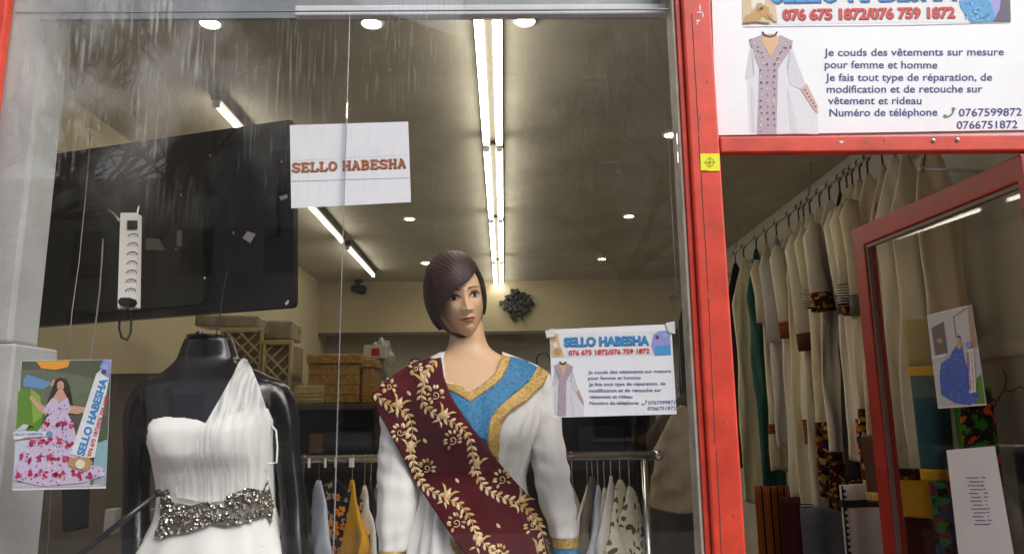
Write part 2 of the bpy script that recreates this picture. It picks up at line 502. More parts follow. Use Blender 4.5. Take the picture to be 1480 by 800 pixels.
m_seal = mat('putty seal', (0.42, 0.37, 0.31), 0.6, var=0.3, vscale=12)
m_black = mat('black plastic', (0.014, 0.014, 0.015), 0.33, var=0.3, vscale=6, bump=0.03, bscale=80)
m_black_gloss = mat('black mannequin gloss', (0.008, 0.008, 0.009), 0.2, spec=0.5, bump=0.015, bscale=18)
m_black_matt = mat('black cloth', (0.015, 0.015, 0.017), 0.85, var=0.4, vscale=12, bump=0.3, bscale=40)
m_dark = mat('dark brown laminate', (0.11, 0.092, 0.07), 0.55, var=0.3, vscale=6)
m_paper = mat('white paper', (0.83, 0.84, 0.89), 0.65, var=0.03, vscale=9, bump=0.05, bscale=9)
m_paper2 = mat('white print paper', (0.82, 0.83, 0.88), 0.42, var=0.05, vscale=7, bump=0.05, bscale=8)
m_socket = mat('white socket plastic', (0.84, 0.83, 0.78), 0.4)
m_skin = mat('mannequin skin', lin((222, 182, 144)), 0.42, var=0.05, vscale=6)
m_lip = mat('mannequin lips', lin((186, 104, 92)), 0.35)
m_lipline = mat('mannequin lip line', lin((96, 46, 40)), 0.5)
m_eyewhite = mat('painted eye white', lin((190, 175, 165)), 0.3)
m_iris = mat('painted iris', lin((34, 28, 34)), 0.15)
m_lash = mat('painted lashes', lin((40, 26, 22)), 0.5)
m_shadow = mat('painted eye shadow', lin((128, 76, 54)), 0.5)
m_brow = mat('painted eyebrow', lin((112, 70, 44)), 0.6)
m_blush = mat('painted blush', lin((206, 138, 100)), 0.45)
m_white_cloth = mat('white cotton', (0.80, 0.79, 0.76), 0.85, var=0.06, vscale=14, bump=0.55, bscale=26, spec=0.2, stretch=(1.6, 1.6, 0.45))
m_satin = mat('ivory satin', (0.80, 0.795, 0.77), 0.5, var=0.04, vscale=8, bump=0.06, bscale=30, spec=0.35, sheen=0.2)
m_velvet = mat('burgundy velvet', lin((82, 9, 22)), 0.75, var=0.3, vscale=9, bump=0.1, bscale=140, spec=0.2, sheen=0.25)
m_goldthread = mat('gold embroidery', lin((214, 176, 112)), 0.5, var=0.25, vscale=60, spec=0.5, bump=0.3, bscale=400)
m_goldthread2 = mat('pale embroidery', lin((232, 208, 164)), 0.55, var=0.15, vscale=60, bump=0.3, bscale=400)
m_trim = mat('gold woven trim', lin((222, 190, 112)), 0.5, col2=lin((150, 110, 44)), vscale=150, bump=0.5, bscale=260, metal=0.15)
m_blue = mat('blue brocade', lin((62, 148, 190)), 0.6, col2=lin((18, 82, 142)), vscale=120, bump=0.35, bscale=220)
m_wood = mat('hanger wood', lin((150, 96, 52)), 0.45, var=0.2, vscale=12)
m_cream = mat('cream cotton', (0.72, 0.64, 0.46), 0.9, var=0.12, vscale=9, bump=0.3, bscale=45, spec=0.15, stretch=(1.5, 1.5, 0.4))
m_cream2 = mat('ivory cotton', (0.77, 0.715, 0.59), 0.9, var=0.10, vscale=9, bump=0.3, bscale=45, spec=0.15, stretch=(1.5, 1.5, 0.4))
m_lilac = mat('pale lilac cotton', (0.60, 0.57, 0.58), 0.9, var=0.08, vscale=9, bump=0.2, bscale=45, spec=0.15)
m_teal = mat('teal satin', lin((22, 84, 76)), 0.5, var=0.3, vscale=8, bump=0.15, bscale=30)
m_tealblue = mat('teal blue weave', lin((46, 92, 104)), 0.85, var=0.25, vscale=40, bump=0.4, bscale=160)
m_yellow = mat('yellow cloth', lin((226, 170, 30)), 0.85, var=0.15, vscale=10, bump=0.2, bscale=45)
m_beige = mat('beige gown cloth', (0.42, 0.35, 0.235), 0.9, var=0.15, vscale=6, bump=0.3, bscale=40, stretch=(2, 2, 0.4))
m_paleblue = mat('pale blue shirt', lin((196, 206, 226)), 0.85, var=0.08, vscale=10, bump=0.2, bscale=50)
m_bluegrey = mat('blue grey roll', (0.12, 0.13, 0.17), 0.7, var=0.2, vscale=9)
m_gold = mat('gold basket', lin((214, 166, 70)), 0.36, metal=0.25, col2=lin((150, 108, 34)), vscale=55, bump=0.7, bscale=120)
m_lattice = mat('straw lattice', lin((206, 184, 128)), 0.6, var=0.25, vscale=20)
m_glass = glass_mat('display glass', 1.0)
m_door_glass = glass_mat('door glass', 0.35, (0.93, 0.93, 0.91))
m_tube = emit('fluorescent tube', (1.0, 0.93, 0.77), 8.0)
m_spot = emit('downlight lens', (1.0, 0.84, 0.58), 40.0)
pat_dark = patterned('dark woven border', [lin((40, 18, 14)), lin((92, 30, 22)), lin((22, 14, 14)), lin((168, 128, 60)), lin((60, 20, 16))], 70, 'vor')
pat_brown = patterned('brown woven border', [lin((120, 74, 26)), lin((150, 92, 34)), lin((70, 30, 18)), lin((128, 40, 26))], 14, 'bandz')
pat_geo = patterned('coloured geometric cloth', [lin((36, 26, 30)), lin((196, 176, 128)), lin((110, 44, 32)), lin((170, 124, 40)), lin((60, 40, 70)), lin((24, 18, 20))], 48, 'vor')
pat_red = patterned('red geometric cloth', [lin((176, 34, 28)), lin((200, 44, 36)), lin((222, 200, 170)), lin((36, 26, 24)), lin((190, 110, 40))], 46, 'vor')
pat_stripe = patterned('black and white stripe', [lin((24, 20, 20)), lin((210, 200, 180))], 24, 'bandz')
pat_zig = patterned('white cloth with dark zigzag', [lin((214, 208, 196)), lin((214, 208, 196)), lin((214, 208, 196)), lin((20, 18, 18))], 4.5, 'diag')
pat_flower = patterned('black floral print', [lin((22, 20, 22)), lin((30, 26, 24)), lin((22, 20, 22)), lin((24, 20, 18)), lin((150, 132, 106)), lin((40, 34, 30))], 60, 'vor')
pat_leaf = patterned('cream leaf print', [lin((222, 222, 198)), lin((222, 222, 198)), lin((226, 226, 204)), lin((216, 216, 190)), lin((222, 222, 198)), lin((88, 92, 70))], 55, 'vor')
pat_orange = patterned('orange and green print', [lin((20, 20, 20)), lin((206, 84, 26)), lin((30, 26, 22)), lin((44, 120, 40)), lin((226, 130, 40))], 16, 'noise')
pat_night = patterned('dark peacock print', [lin((16, 20, 40)), lin((28, 26, 34)), lin((30, 60, 96)), lin((54, 120, 60)), lin((110, 30, 60))], 30, 'vor')
pat_stripes = patterned('orange red stripe', [lin((150, 76, 22)), lin((110, 26, 24)), lin((170, 110, 30)), lin((60, 18, 22))], 7, 'x')

# ================================================================== 1. setting
CEIL = 3.0
BACK = PZ(760, 405, CEIL).y
WL, WR = -1.95, 1.99
MB().box((-60, -9.0, -0.25), (60, 0.0, 0.0)).build('pavement', m_pave, kind='structure')
MB().box((-60, -60, -0.4), (60, -9.0, -0.12)).build('road', m_road, kind='structure')
MB().box((WL - 0.3, 0.0, -0.25), (WR + 0.3, BACK + 1.0, 0.06)).build('floor', m_floor, kind='structure')
MB().box((WL - 0.2, 0.02, CEIL), (WR + 0.2, BACK + 0.9, CEIL + 0.2)).build('ceiling', m_ceil, kind='structure')
MB().box((WL - 0.2, 0.02, 0.06), (WL, BACK + 0.9, CEIL)).build('side_wall', m_wall, label='beige left side wall of the shop behind the black screen', cat='wall')
rw = root('side_wall', 'grey right side wall behind the row of hanging cream dresses', 'wall', (WR, 3, 0.06))
MB().box((WR, 0.02, 0.06), (WR + 0.2, BACK + 0.9, CEIL)).build('wall_face', m_wall_grey, rw)
a = PX(1400, 512, WR)
MB().bbox((WR - 0.018, 0.05, a.z - 0.03), (WR, 3.2, a.z + 0.03), 0.006).build('dado_rail', m_wall_grey, rw)
bw = root('back_wall', 'beige back wall with a boxed bulkhead and dark shadow line at the far end of the shop', 'wall', (0, BACK + 0.4, 0.06))
zb = PY(740, 478, BACK).z
MB().box((WL, BACK, zb), (WR, BACK + 0.4, CEIL)).build('bulkhead', m_wall, bw)
MB().box((WL, BACK + 0.4, 0.06), (WR, BACK + 0.6, CEIL)).build('wall_face', m_wall_grey, bw)
MB().box((WL, BACK - 0.012, zb - 0.035), (WR, BACK + 0.05, zb - 0.001)).build('shadow_line', m_dark, bw)  # dark strip painted in as the shadow line under the bulkhead

# the street side: what the panes mirror
ob = root('apartment_building', 'grey apartment building across the street with rows of dark windows', 'building', (4, -24, 0))
m_fac = mat('grey facade', (0.42, 0.415, 0.41), 0.85, var=0.2, vscale=1.2)
m_win = mat('dark window glass', (0.02, 0.022, 0.026), 0.1)
MB().box((-1.2, -34, -0.12), (30, -23, 18.0)).build('wall', m_fac, ob)
MB().add([(-1.5, -34.2, 18.0), (30.4, -34.2, 18.0), (30.4, -22.6, 18.0), (-1.5, -22.6, 18.0), (2, -29, 20.5), (27, -29, 20.5)],
         [(0, 4, 5, 1), (1, 5, 2), (2, 5, 4, 3), (3, 4, 0), (0, 1, 2, 3)]).build('roof', mat('roof tiles', (0.10, 0.075, 0.06), 0.9, var=0.3), ob)
for r_ in range(5):
    for c_ in range(9):
        x = -.4 + c_ * 3.3; z = 0.9 + r_ * 3.1
        wq = MB().box((x, -23.0, z), (x + 1.2, -22.93, z + 1.8)).build('window', m_win, ob)
        MB().box((x - 0.08, -23.0, z - 0.12), (x + 1.28, -22.86, z - 0.002)).build('sill', m_alu, wq)
ob2 = root('apartment_building', 'tall pale building across the street beside the bare trees', 'building', (-15, -26, 0))
MB().box((-34, -36, -0.12), (-12.05, -25, 10.4)).build('wall', mat('pale facade', (0.32, 0.315, 0.305), 0.85, var=0.15, vscale=1.2), ob2)
for r_ in range(3):
    for c_ in range(6):
        x = -33 + c_ * 3.5; z = 0.9 + r_ * 2.9
        MB().box((x, -25.0, z), (x + 1.1, -24.93, z + 1.7)).build('window', m_win, ob2)
ob3 = root('apartment_building', 'brown grey gabled building across the street between the other two', 'building', (-7.5, -25, 0))
MB().box((-12, -36, -0.12), (-1.25, -24, 13.88)).build('wall', mat('brown facade', (0.36, 0.345, 0.33), 0.85, var=0.2, vscale=1.2), ob3)
MB().add([(-12.3, -23.6, 13.901), (-1.24, -23.6, 15.1), (-8.5, -23.6, 17.8), (-12.3, -36.2, 13.901), (-1.24, -36.2, 15.1), (-8.5, -36.2, 17.6)],
         [(0, 1, 2), (5, 4, 3), (0, 2, 5, 3), (1, 4, 5, 2), (0, 3, 4, 1)]).build('roof', m_win, ob3)
for r_ in range(5):
    for c_ in range(3):
        x = -11.2 + c_ * 2.9; z = 0.9 + r_ * 2.85
        MB().box((x, -24.0, z), (x + 1.1, -23.93, z + 1.6)).build('window', m_win, ob3)
m_bark = mat('bark', (0.05, 0.042, 0.035), 0.9, var=0.3, vscale=20, bump=0.5, bscale=40)
def bare_tree(x, y, h, seed, label):
    rnd = random.Random(seed); t = root('bare_tree', label, 'tree', (x, y, 0))
    tr = MB(); br = MB()
    top = Vector((x + rnd.uniform(-.4, .4), y, h * 0.42))
    tr.tube([(x, y, -0.1), (x + rnd.uniform(-.1, .1), y, h * .2), top], [h * .028, h * .022, h * .017], 8)
    def grow(p, d, L, r, lv):
        q = p; pts = [p]; rad = [r]
        for k in range(4):
            d = (d + Vector((rnd.uniform(-.3, .3), rnd.uniform(-.3, .3), rnd.uniform(-.1, .25)))).normalized()
            q = q + d * (L / 4); pts.append(q); rad.append(r * (1 - 0.16 * (k + 1)))
            if lv > 0 and k >= 1:
                for _ in range(2 if lv > 1 else 2):
                    e = (d + Vector((rnd.uniform(-1, 1), rnd.uniform(-1, 1), rnd.uniform(-.3, .7)))).normalized()
                    grow(q, e, L * rnd.uniform(.5, .72), r * .5, lv - 1)
        br.tube(pts, rad, 5 if lv > 1 else 3)
    for k in range(5):
        a = 2 * math.pi * k / 5 + rnd.uniform(-.4, .4)
        grow(top, Vector((math.cos(a) * .8, math.sin(a) * .8, 0.8)), h * .3, h * .011, 3)
    tr.build('trunk', m_bark, t, True); br.build('crown', m_bark, t, True)
bare_tree(-6.5, -11.5, 11.0, 5, 'tall bare street tree on the kerb opposite the left half of the window')
bare_tree(-11.5, -14.0, 12.0, 9, 'bare street tree farther left along the kerb before the pale building')
bare_tree(3.2, -15.5, 11.5, 14, 'bare street tree in front of the grey apartment building')

# ================================================================== 2. shopfront
sf = root('shopfront', 'red painted shopfront frame with a large display window and an open door', 'shopfront', (0, 0, 0))
FY = -0.03
xl_post, xr_post = PY(1008, 400, FY).x, PY(1053, 400, FY).x
xs_post = PY(997, 400, FY).x
MB().bbox((xl_post, FY, 0.0), (xr_post, 0.09, 3.3), 0.006).build('post', m_red, sf)
MB().bbox((xs_post + 0.004, FY + 0.012, 0.0), (xl_post - 0.001, 0.085, 3.3), 0.003).build('post', m_red, sf)
MB().bbox((xs_post - 0.004, FY + 0.018, 0.0), (xs_post + 0.0035, 0.05, 3.3), 0.002).build('glazing_seal', m_seal, sf)
xl_j = PY(-38, 400, FY).x
MB().bbox((xl_j - 0.09, FY, 0.0), (xl_j, -0.001, 3.3), 0.006).build('jamb', m_red, sf)
z_tb, z_tt = PY(1200, 219, FY).z, PY(1200, 196, FY).z
HX = 1.329                                                          # the hinge side of the doorway
MB().bbox((xr_post + 0.001, FY, z_tb), (1.799, 0.0, z_tt), 0.004).build('transom', m_red, sf)
MB().bbox((HX + 0.001, FY, 0.0), (1.799, 0.03, z_tb - 0.001), 0.006).build('jamb', m_red, sf)
MB().bbox((1.80, FY, 0.0), (1.90, 0.03, 3.3), 0.006).build('jamb', m_red, sf)
MB().box((xr_post + 0.001, 0.004, z_tt + 0.001), (1.799, 0.012, 3.3)).build('transom_panel', mat('white board', (0.7, 0.7, 0.72), 0.5), sf)
zr0, zr1 = PY(700, 20, 0.0).z, PY(700, 11, 0.0).z
xm = PY(494, 400, 0.003).x
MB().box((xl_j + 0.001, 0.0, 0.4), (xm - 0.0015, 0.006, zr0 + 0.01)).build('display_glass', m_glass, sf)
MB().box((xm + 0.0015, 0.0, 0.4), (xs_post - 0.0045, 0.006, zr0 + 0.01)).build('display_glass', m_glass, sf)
MB().box((xm - 0.0006, 0.0005, 0.4), (xm + 0.0006, 0.0065, zr0)).build('glass_joint', m_greyalu, sf)
MB().box((xl_j, -0.01, 0.0), (xs_post, 0.06, 0.4)).build('stall_riser', m_red_shaded, sf)
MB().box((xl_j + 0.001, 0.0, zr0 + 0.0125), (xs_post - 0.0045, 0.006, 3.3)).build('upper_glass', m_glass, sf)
MB().box((xl_j + 0.001, 0.1, zr1 + 0.03), (xs_post - 0.0045, 0.115, CEIL - 0.002)).build('upper_panel', m_greyalu, sf)
MB().box((xl_j + 0.001, 0.0003, zr0 + 0.0103), (xs_post - 0.0045, 0.0057, zr0 + 0.0122)).build('head_joint', m_greyalu, sf)
rv = MB(); ch = MB(); chw = MB()
for px, py in ((1349, 203), (1384, 202)): rv.ball(PY(px, py, FY - 0.001), 0.0055, 8, sc=(1, .6, 1))
build_each(rv, 'screw', m_chrome, sf, True)
rnd = random.Random(3)
def chip(mb, px, py, r, asp=1.0, Y=FY - 0.0008):
    n = 9; pts = []
    for k in range(n):
        q = r * rnd.uniform(.55, 1.2); pts.append(PY(px + q * asp * math.cos(2 * math.pi * k / n), py + q * math.sin(2 * math.pi * k / n), Y))
    mb.add(pts, [tuple(reversed(range(n)))])
for px, py, r in ((1249, 205, 2.2), (1278, 203, 1.8), (1218, 206, 1.4), (1012, 170, 1.6), (1030, 420, 1.5), (1046, 610, 1.8), (1060, 745, 1.6), (1035, 330, 1.2), (1022, 118, 2.0)): chip(ch, px, py, r)
for px, py, r, q in ((1216, 205, 2.2, 1.8), (1012, 12, 6, .16), (1016, 22, 4, .2), (1009, 30, 1.2, 4), (1011, 18, 1, 5), (1008, 34, 2, .5)): chip(chw, px, py, r, q)
build_each(ch, 'paint_chip', m_dark, sf); build_each(chw, 'paint_scrape', m_paper, sf)
ln = MB()
for (x0, y0, x1, y1) in ((1000, 20, 1010, 190), (1010, 195, 1024, 420), (1024, 430, 1034, 640), (1036, 650, 1043, 800)):
    p = [PY(x0 + (x1 - x0) * k / 8 + rnd.uniform(-.4, .4), y0 + (y1 - y0) * k / 8, FY - 0.0006) for k in range(9)]
    ln.tube(p, 0.0009, 4)
build_each(ln, 'paint_crack', m_dark, sf)

# the white rail inside the head of the window
MB().bbox(tuple(PY(425, 22.5, 0.05)), tuple(PY(978, 12, 0.075)), 0.004).build('blind_rail', m_alu, label='white aluminium rail along the top of the display window', cat='rail')

# the door, open into the shop
D0 = Vector((HX - 0.02, -0.028, 0)); 
fe = PY(1240, 332, 0.74); D1 = Vector((fe.x, 0.74, 0))
dd = (D1 - D0); DW = dd.length; dx = dd.normalized(); dn = Vector((-dx.y, dx.x, 0))
if dn.x > 0: dn = -dn                                               # towards the room on the left
DZ = fe.z
def DM(u, w, z): return D0 + dx * u + dn * w + Vector((0, 0, z))
MD = Matrix(((dx.x, dn.x, 0, D0.x), (dx.y, dn.y, 0, D0.y), (0, 0, 1, 0), (0, 0, 0, 1)))
door = MB(); S = 0.062; SH = 0.02
def loop_(w, u0, u1, z0, z1): return [DM(u0, w, z0), DM(u1, w, z0), DM(u1, w, z1), DM(u0, w, z1)]
Lo = [loop_(-0.022, 0, DW, .08, DZ), loop_(0.022, 0, DW, .08, DZ), loop_(0.022, SH, DW - S, .3, DZ - S * 1.1), loop_(-0.022, SH, DW - S, .3, DZ - S * 1.1)]
for q in Lo: door.v += q
for a in range(4):
    for k in range(4):
        door.f.append((a * 4 + k, a * 4 + (k + 1) % 4, ((a + 1) % 4) * 4 + (k + 1) % 4, ((a + 1) % 4) * 4 + k)); door.mi.append(0)
dob = door.build('door', m_red_shaded, sf, label='red framed glass door swung open into the shop')
bv_ = dob.modifiers.new('edge', 'BEVEL'); bv_.width = .004; bv_.segments = 2
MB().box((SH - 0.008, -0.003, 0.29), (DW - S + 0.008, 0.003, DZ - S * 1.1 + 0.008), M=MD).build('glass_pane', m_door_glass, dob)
bd = MB()
bd.box((DW - S - 0.010, 0.0035, 0.30), (DW - S - 0.0005, 0.016, DZ - S * 1.1), M=MD)
bd.box((SH + 0.0005, 0.0035, DZ - S * 1.1 - 0.012), (DW - S - 0.0105, 0.016, DZ - S * 1.1 - 0.0005), M=MD)
build_each(bd, 'glazing_bead', mat('dark glazing bead', (.16, .10, .085), .5), dob)
DPT = DM(0.3, 0.006, 1.5)

# closer arm above the door
arm = MB()
p0, p1 = PY(1333, 244, 0.55), PY(1432, 248, 0.40)
arm.tube([p0, p1], 0.006, 8); arm.ball(p0, 0.011, 8); arm.ball(p1, 0.010, 8)
arm.build('closer_arm', m_greyalu, sf, True)

# inner pillar at the left of the window
pl = root('pillar', 'pale grey rendered pillar with a wider plinth at the left end of the window', 'pillar', (-1.4, 0.2, 0.06))
zp = PY(50, 496, 0.15).z
MB().bbox((-1.75, 0.15, zp + 0.001), (-1.268, 0.272, CEIL), 0.01).build('shaft', m_pillar, pl)
MB().bbox((-1.75, 0.143, 0.06), (-1.250, 0.335, zp), 0.006).build('plinth', m_pillar, pl)
MB().tube([PX(74, 700, -1.2493), PX(67, 820, -1.2493)], 0.0014, 4).build('joint', m_dark, pl)

# ================================================================== 3. ceiling lights
m_house = mat('lamp housing', (.07, .062, .045), .6)
def fixture(name, label, twin, L, group):
    t = root(name, label, 'light', (0, 0, 0), group)
    w = 0.052 if twin else 0.024
    MB().bbox((-w, 0, -0.045), (w, L, -0.001), 0.006).build('housing', m_house, t)
    for sx in ((-0.033, 0.033) if twin else (0.0,)):
        MB().tube([(sx, 0.03, -0.062), (sx, L - 0.03, -0.062)], 0.017 if twin else 0.0135, 12).build('tube', m_tube, t, True)
        e = MB()
        for y in (0.004, L - 0.022): e.bbox((sx - 0.016, y, -0.08), (sx + 0.016, y + 0.018, -0.044), 0.003)
        build_each(e, 'lamp_holder', m_socket, t)
    return t
cl = [PZ(704 + 0.0436 * (y - 25), y, CEIL - 0.06) for y in (210, 317, 380, 414)]
xc = sum(p.x for p in cl) / 4
L1 = 1.42
g1 = 'twin tube lights in a row down the middle of the ceiling'
tw = fixture('tube_light', 'twin tube light of the middle row, nearest the window glass', True, L1, g1)
ys = [cl[0].y - L1 - 0.02, cl[0].y + 0.02, cl[0].y + L1 + 0.06, cl[0].y + 2 * L1 + 0.10]
labs = ['twin tube light of the middle row, second from the window glass', 'twin tube light of the middle row, third from the window glass',
        'twin tube light of the middle row, farthest and just above the mannequin wig']
tw.location = (xc, ys[0], CEIL)
for y, lb in zip(ys[1:], labs): dup(tw, (xc, y, CEIL), None, lb)
lf = [PZ(543, 398, CEIL - 0.06), PZ(503, 357, CEIL - 0.06), PZ(497, 350, CEIL - 0.06), PZ(440, 297, CEIL - 0.06), PZ(345, 182, CEIL - 0.06), PZ(310, 148, CEIL - 0.06)]
xlf = sum(p.x for p in lf) / 6
g2 = 'single tube lights in a row along the left of the ceiling'
Ls = lf[0].y - lf[1].y
sg = fixture('tube_light', 'short single tube light of the left row, farthest from the window', False, Ls, g2)
sg.location = (xlf, lf[1].y, CEIL)
y2 = lf[2].y
dup(sg, (xlf, y2 - Ls - 0.03, CEIL), None, 'single tube light of the left row emerging below the small white name sign')
sg.children
dup(sg, (xlf, lf[5].y, CEIL), None, 'single tube light of the left row running down behind the black screen')
# a tube strip by the door side of the room, seen mirrored or direct through the door glass
dl = root('ceiling_downlight', 'round recessed ceiling lamp with warm flare at the upper left', 'light', (0, 0, CEIL), 'round recessed lamps in the shop ceiling')
q = MB(); n = 28
rr = lambda r, z: [(r * math.cos(2 * math.pi * j / n), r * math.sin(2 * math.pi * j / n), CEIL + z) for j in range(n)]
q.rings([rr(.062, -.001), rr(.085, -.001), rr(.083, -.008), rr(.066, -.012), rr(.062, -.001)], cap=False)
q.build('trim_ring', m_alu, dl, True)
MB().disc((0, 0, CEIL - 0.006), (0, 0, 1), 0.061, 0.004).build('lens', m_spot, dl)
spots = [(304, 31, None), (537, 31, 'round recessed ceiling lamp just under the white rail left of the middle tubes'),
         (759, 28, 'round recessed ceiling lamp just under the white rail right of the middle tubes'),
         (970, 193, 'round recessed ceiling lamp beside the red post'),
         (909, 311, 'round recessed ceiling lamp right of the middle tubes above the back corner'),
         (592, 315, 'round recessed ceiling lamp just below the small white name sign'),
         (870, 373, 'round recessed ceiling lamp farthest back on the right'),
         (617, 379, 'round recessed ceiling lamp half hidden by the mannequin wig')]
for px, py, lb in spots:
    p = PZ(px, py, CEIL)
    if lb is None: o_ = dl; dl.location = (p.x, p.y, CEIL)
    else: o_ = dup(dl, (p.x, p.y, CEIL), None, lb)
    if py < 40: o_.scale = (.55, .55, 1)
    elif py > 378: o_.scale = (.8, .8, 1)

# security camera and black ornament
p = PZ(518, 404, CEIL)
sc_ = root('security_camera', 'small black security camera hanging from the ceiling near the back wall', 'camera', (p.x, p.y, CEIL))
MB().disc((p.x, p.y, CEIL - 0.03), (0, 0, 1), 0.045, 0.029).build('mount', m_black, sc_)
MB().tube([(p.x, p.y, CEIL - .03), (p.x, p.y, CEIL - .08)], 0.018, 10).build('neck', m_black, sc_, True)
MB().tube([(p.x - .05, p.y + .05, CEIL - .085), (p.x + .06, p.y - .06, CEIL - .12)], [0.045, 0.05], 14).build('housing', m_black, sc_, True)
p = PY(748, 439, BACK - 0.04)
oc = root('wall_ornament', 'jagged black round ornament on the bulkhead at the back', 'ornament', (p.x, BACK - 0.01, p.z - 0.17))
rnd = random.Random(8)
q = MB()
for k in range(64):
    a = 2 * math.pi * k / 64 + rnd.uniform(-.12, .12); r = (.06, .10, .118, .142)[k % 4] + rnd.uniform(-.014, .016) + .016 * math.cos(4 * a)
    c = p + Vector((math.cos(a) * r, rnd.uniform(-.05, .02), math.sin(a) * r)); w = rnd.uniform(.012, .026)
    q.bbox((c.x - w, c.y - .012, c.z - w), (c.x + w, c.y + .012, c.z + w), 0.006, M=Matrix.Translation(c) @ Matrix.Rotation(rnd.uniform(0, 1.5), 4, 'Y') @ Matrix.Translation(-c))
q.build('jagged_rim', m_black, oc)
MB().disc((p.x, p.y + .02, p.z), (0, -1, 0), 0.115, 0.03).build('disc', m_black, oc)
# ================================================================== 4. papers on the glass
def sheet(name, label, cat, corners, Yp, paper=m_paper, fold=None, group=None):
    """a sheet of paper held against the inside of the pane; corners in photo pixels TL TR BR BL"""
    TL, TR, BR, BL = [PY(x, y, Yp) for x, y in corners]
    t = root(name, label, cat, (TL + TR + BR + BL) / 4, group)
    m = MB(); nu, nv = 14, 12
    g = []
    for j in range(nv + 1):
        for i in range(nu + 1):
            u, v = i / nu, j / nv
            P = (TL * (1 - u) + TR * u) * (1 - v) + (BL * (1 - u) + BR * u) * v
            d = 0.0
            if fold: d = fold(u, v)
            g.append(P + Vector((0, d, 0)))
    fs = [(j * (nu + 1) + i, (j + 1) * (nu + 1) + i, (j + 1) * (nu + 1) + i + 1, j * (nu + 1) + i + 1) for j in range(nv) for i in range(nu)]
    m.add(g, fs)
    o = m.build('paper', paper, t, False); solid(o, 0.0006, 1)
    # thickness grows away from the street
    return t
def ink(P_Y): return Print(lambda x, y, L: PY(x, y, P_Y - 0.0005 - 0.00045 * L))
def ic(name, c): return mat('ink ' + name, lin(c), 0.55, var=0.12, vscale=260)
# -- name sign
YP = 0.013
ns = sheet('paper_sign', 'small white paper sign with the shop name in brown slab letters', 'sign', [(419, 181), (590, 176), (594, 292), (421, 301)], YP)
pr = ink(YP); 
word = 'SELLO HABESHA'
x = 421.0; W = 166.0 / (len(word) - 0.45)
for lay, (ox, oy, wd, mm) in enumerate(((0.9, 0.9, 3.6, ic('dark brown', (92, 50, 34))), (0, 0, 2.4, ic('orange brown', (204, 120, 70))))):
    x = 421.0
    for chx in word:
        if chx == ' ': x += W * 0.55; continue
        for st in slab(chx):
            pts = []
            for (u, v) in st:
                X = x + u * W * 0.95 + ox; Y = (248.5 - (X - 421) * 0.040) - v * 13.0 + oy
                pts.append((X, Y))
            pr.line(pts, wd, mm, layer=1 + 2 * lay)
        x += W
pr.build('lettering', ns)
cr = ink(YP)
g_ = ic('crease grey', (150, 152, 160))
cr.line([(421, 262), (592, 257)], 0.9, g_); cr.line([(424, 232), (590, 224)], 0.5, ic('crease pale', (196, 198, 208)))
cr.build('fold_line', ns)

# -- dress print used on flyers: X, Y map normalised picture coordinates
def dress_print(pr, fx, lay, seed):
    """fx(u, v): picture square to photo pixels. White long sleeved dress with a patterned band, figure seen from neck down"""
    rnd = random.Random(seed)
    W = lambda pts: [fx(u, v) for u, v in pts]
    cg = ic('dress grey', (206, 206, 214)); cs = ic('dress shade', (178, 178, 188)); cw = ic('dress white', (216, 217, 224))
    band = ic('band mauve', (176, 158, 170)); skin = ic('skin', (214, 176, 132)); dk = ic('plum', (76, 62, 104)); br = ic('rust', (150, 96, 92)); bl = ic('band blue', (92, 92, 140)); cr = ic('band cream', (222, 206, 190))
    pr.poly(W([(.08, .12), (.0, .45), (.03, .5), (.06, .98), (.98, 1.0), (.96, .72), (.62, .52), (.68, .3), (.62, .12), (.4, .02), (.28, .02)]), cw, lay)
    pr.poly(W([(.08, .12), (.0, .45), (.09, .44), (.14, .22)]), cg, lay + 1)
    pr.poly(W([(.60, .12), (.56, .34), (.60, .52), (.74, .56), (.80, .50), (.72, .34)]), cg, lay + 1)
    pr.poly(W([(.56, .56), (.62, .98), (.70, .98), (.60, .6)]), cg, lay + 1)
    pr.poly(W([(.07, .5), (.10, .98), (.14, .98), (.12, .6)]), cg, lay + 1)
    pr.line(W([(.09, .2), (.12, .42)]), 1.2, cs, lay + 2); pr.line(W([(.60, .2), (.57, .38)]), 1.2, cs, lay + 2)
    pr.poly(W([(.25, .02), (.42, .02), (.45, .1), (.34, .24), (.22, .1)]), skin, lay + 2)
    pr.line(W([(.23, .0), (.26, .035), (.33, .05), (.40, .035), (.43, .0)]), 2.4, ic('black', (34, 30, 32)), lay + 3)
    pr.poly(W([(.05, .08), (.22, .03), (.34, .24), (.46, .03), (.64, .09), (.62, .16), (.44, .36), (.42, 1.0), (.16, 1.0), (.19, .36), (.08, .16)]), band, lay + 1)
    for k in range(46):
        v = .08 + .92 * (k // 3) / 15.5; u = .215 + (k % 3) * .085 + rnd.uniform(-.01, .01)
        if v < .3: continue
        x, y = fx(u, v); pr.dot(x, y, rnd.uniform(.9, 1.9) * abs(fx(1, 0)[0] - fx(0, 0)[0]) / 108, rnd.choice((dk, br, bl, cr, dk)), lay + 3, 6)
    for k in range(22):
        t = rnd.random(); s = rnd.choice((0, 1))
        u, v = (.09 + .2 * t, .09 + .22 * t) if s == 0 else (.60 - .2 * t, .09 + .22 * t)
        x, y = fx(u + rnd.uniform(-.03, .03), v + rnd.uniform(-.02, .03)); pr.dot(x, y, 1.3 * abs(fx(1, 0)[0] - fx(0, 0)[0]) / 108, rnd.choice((dk, br, cr)), lay + 3, 6)
    pr.poly(W([(.74, .56), (.82, .50), (.97, .72), (.98, .80), (.92, .76)]), ic('cuff', (206, 172, 160)), lay + 2)
    for k in range(6):
        x, y = fx(.80 + .028 * k, .57 + .032 * k); pr.dot(x, y, 1.4 * abs(fx(1, 0)[0] - fx(0, 0)[0]) / 108, dk, lay + 3, 6)

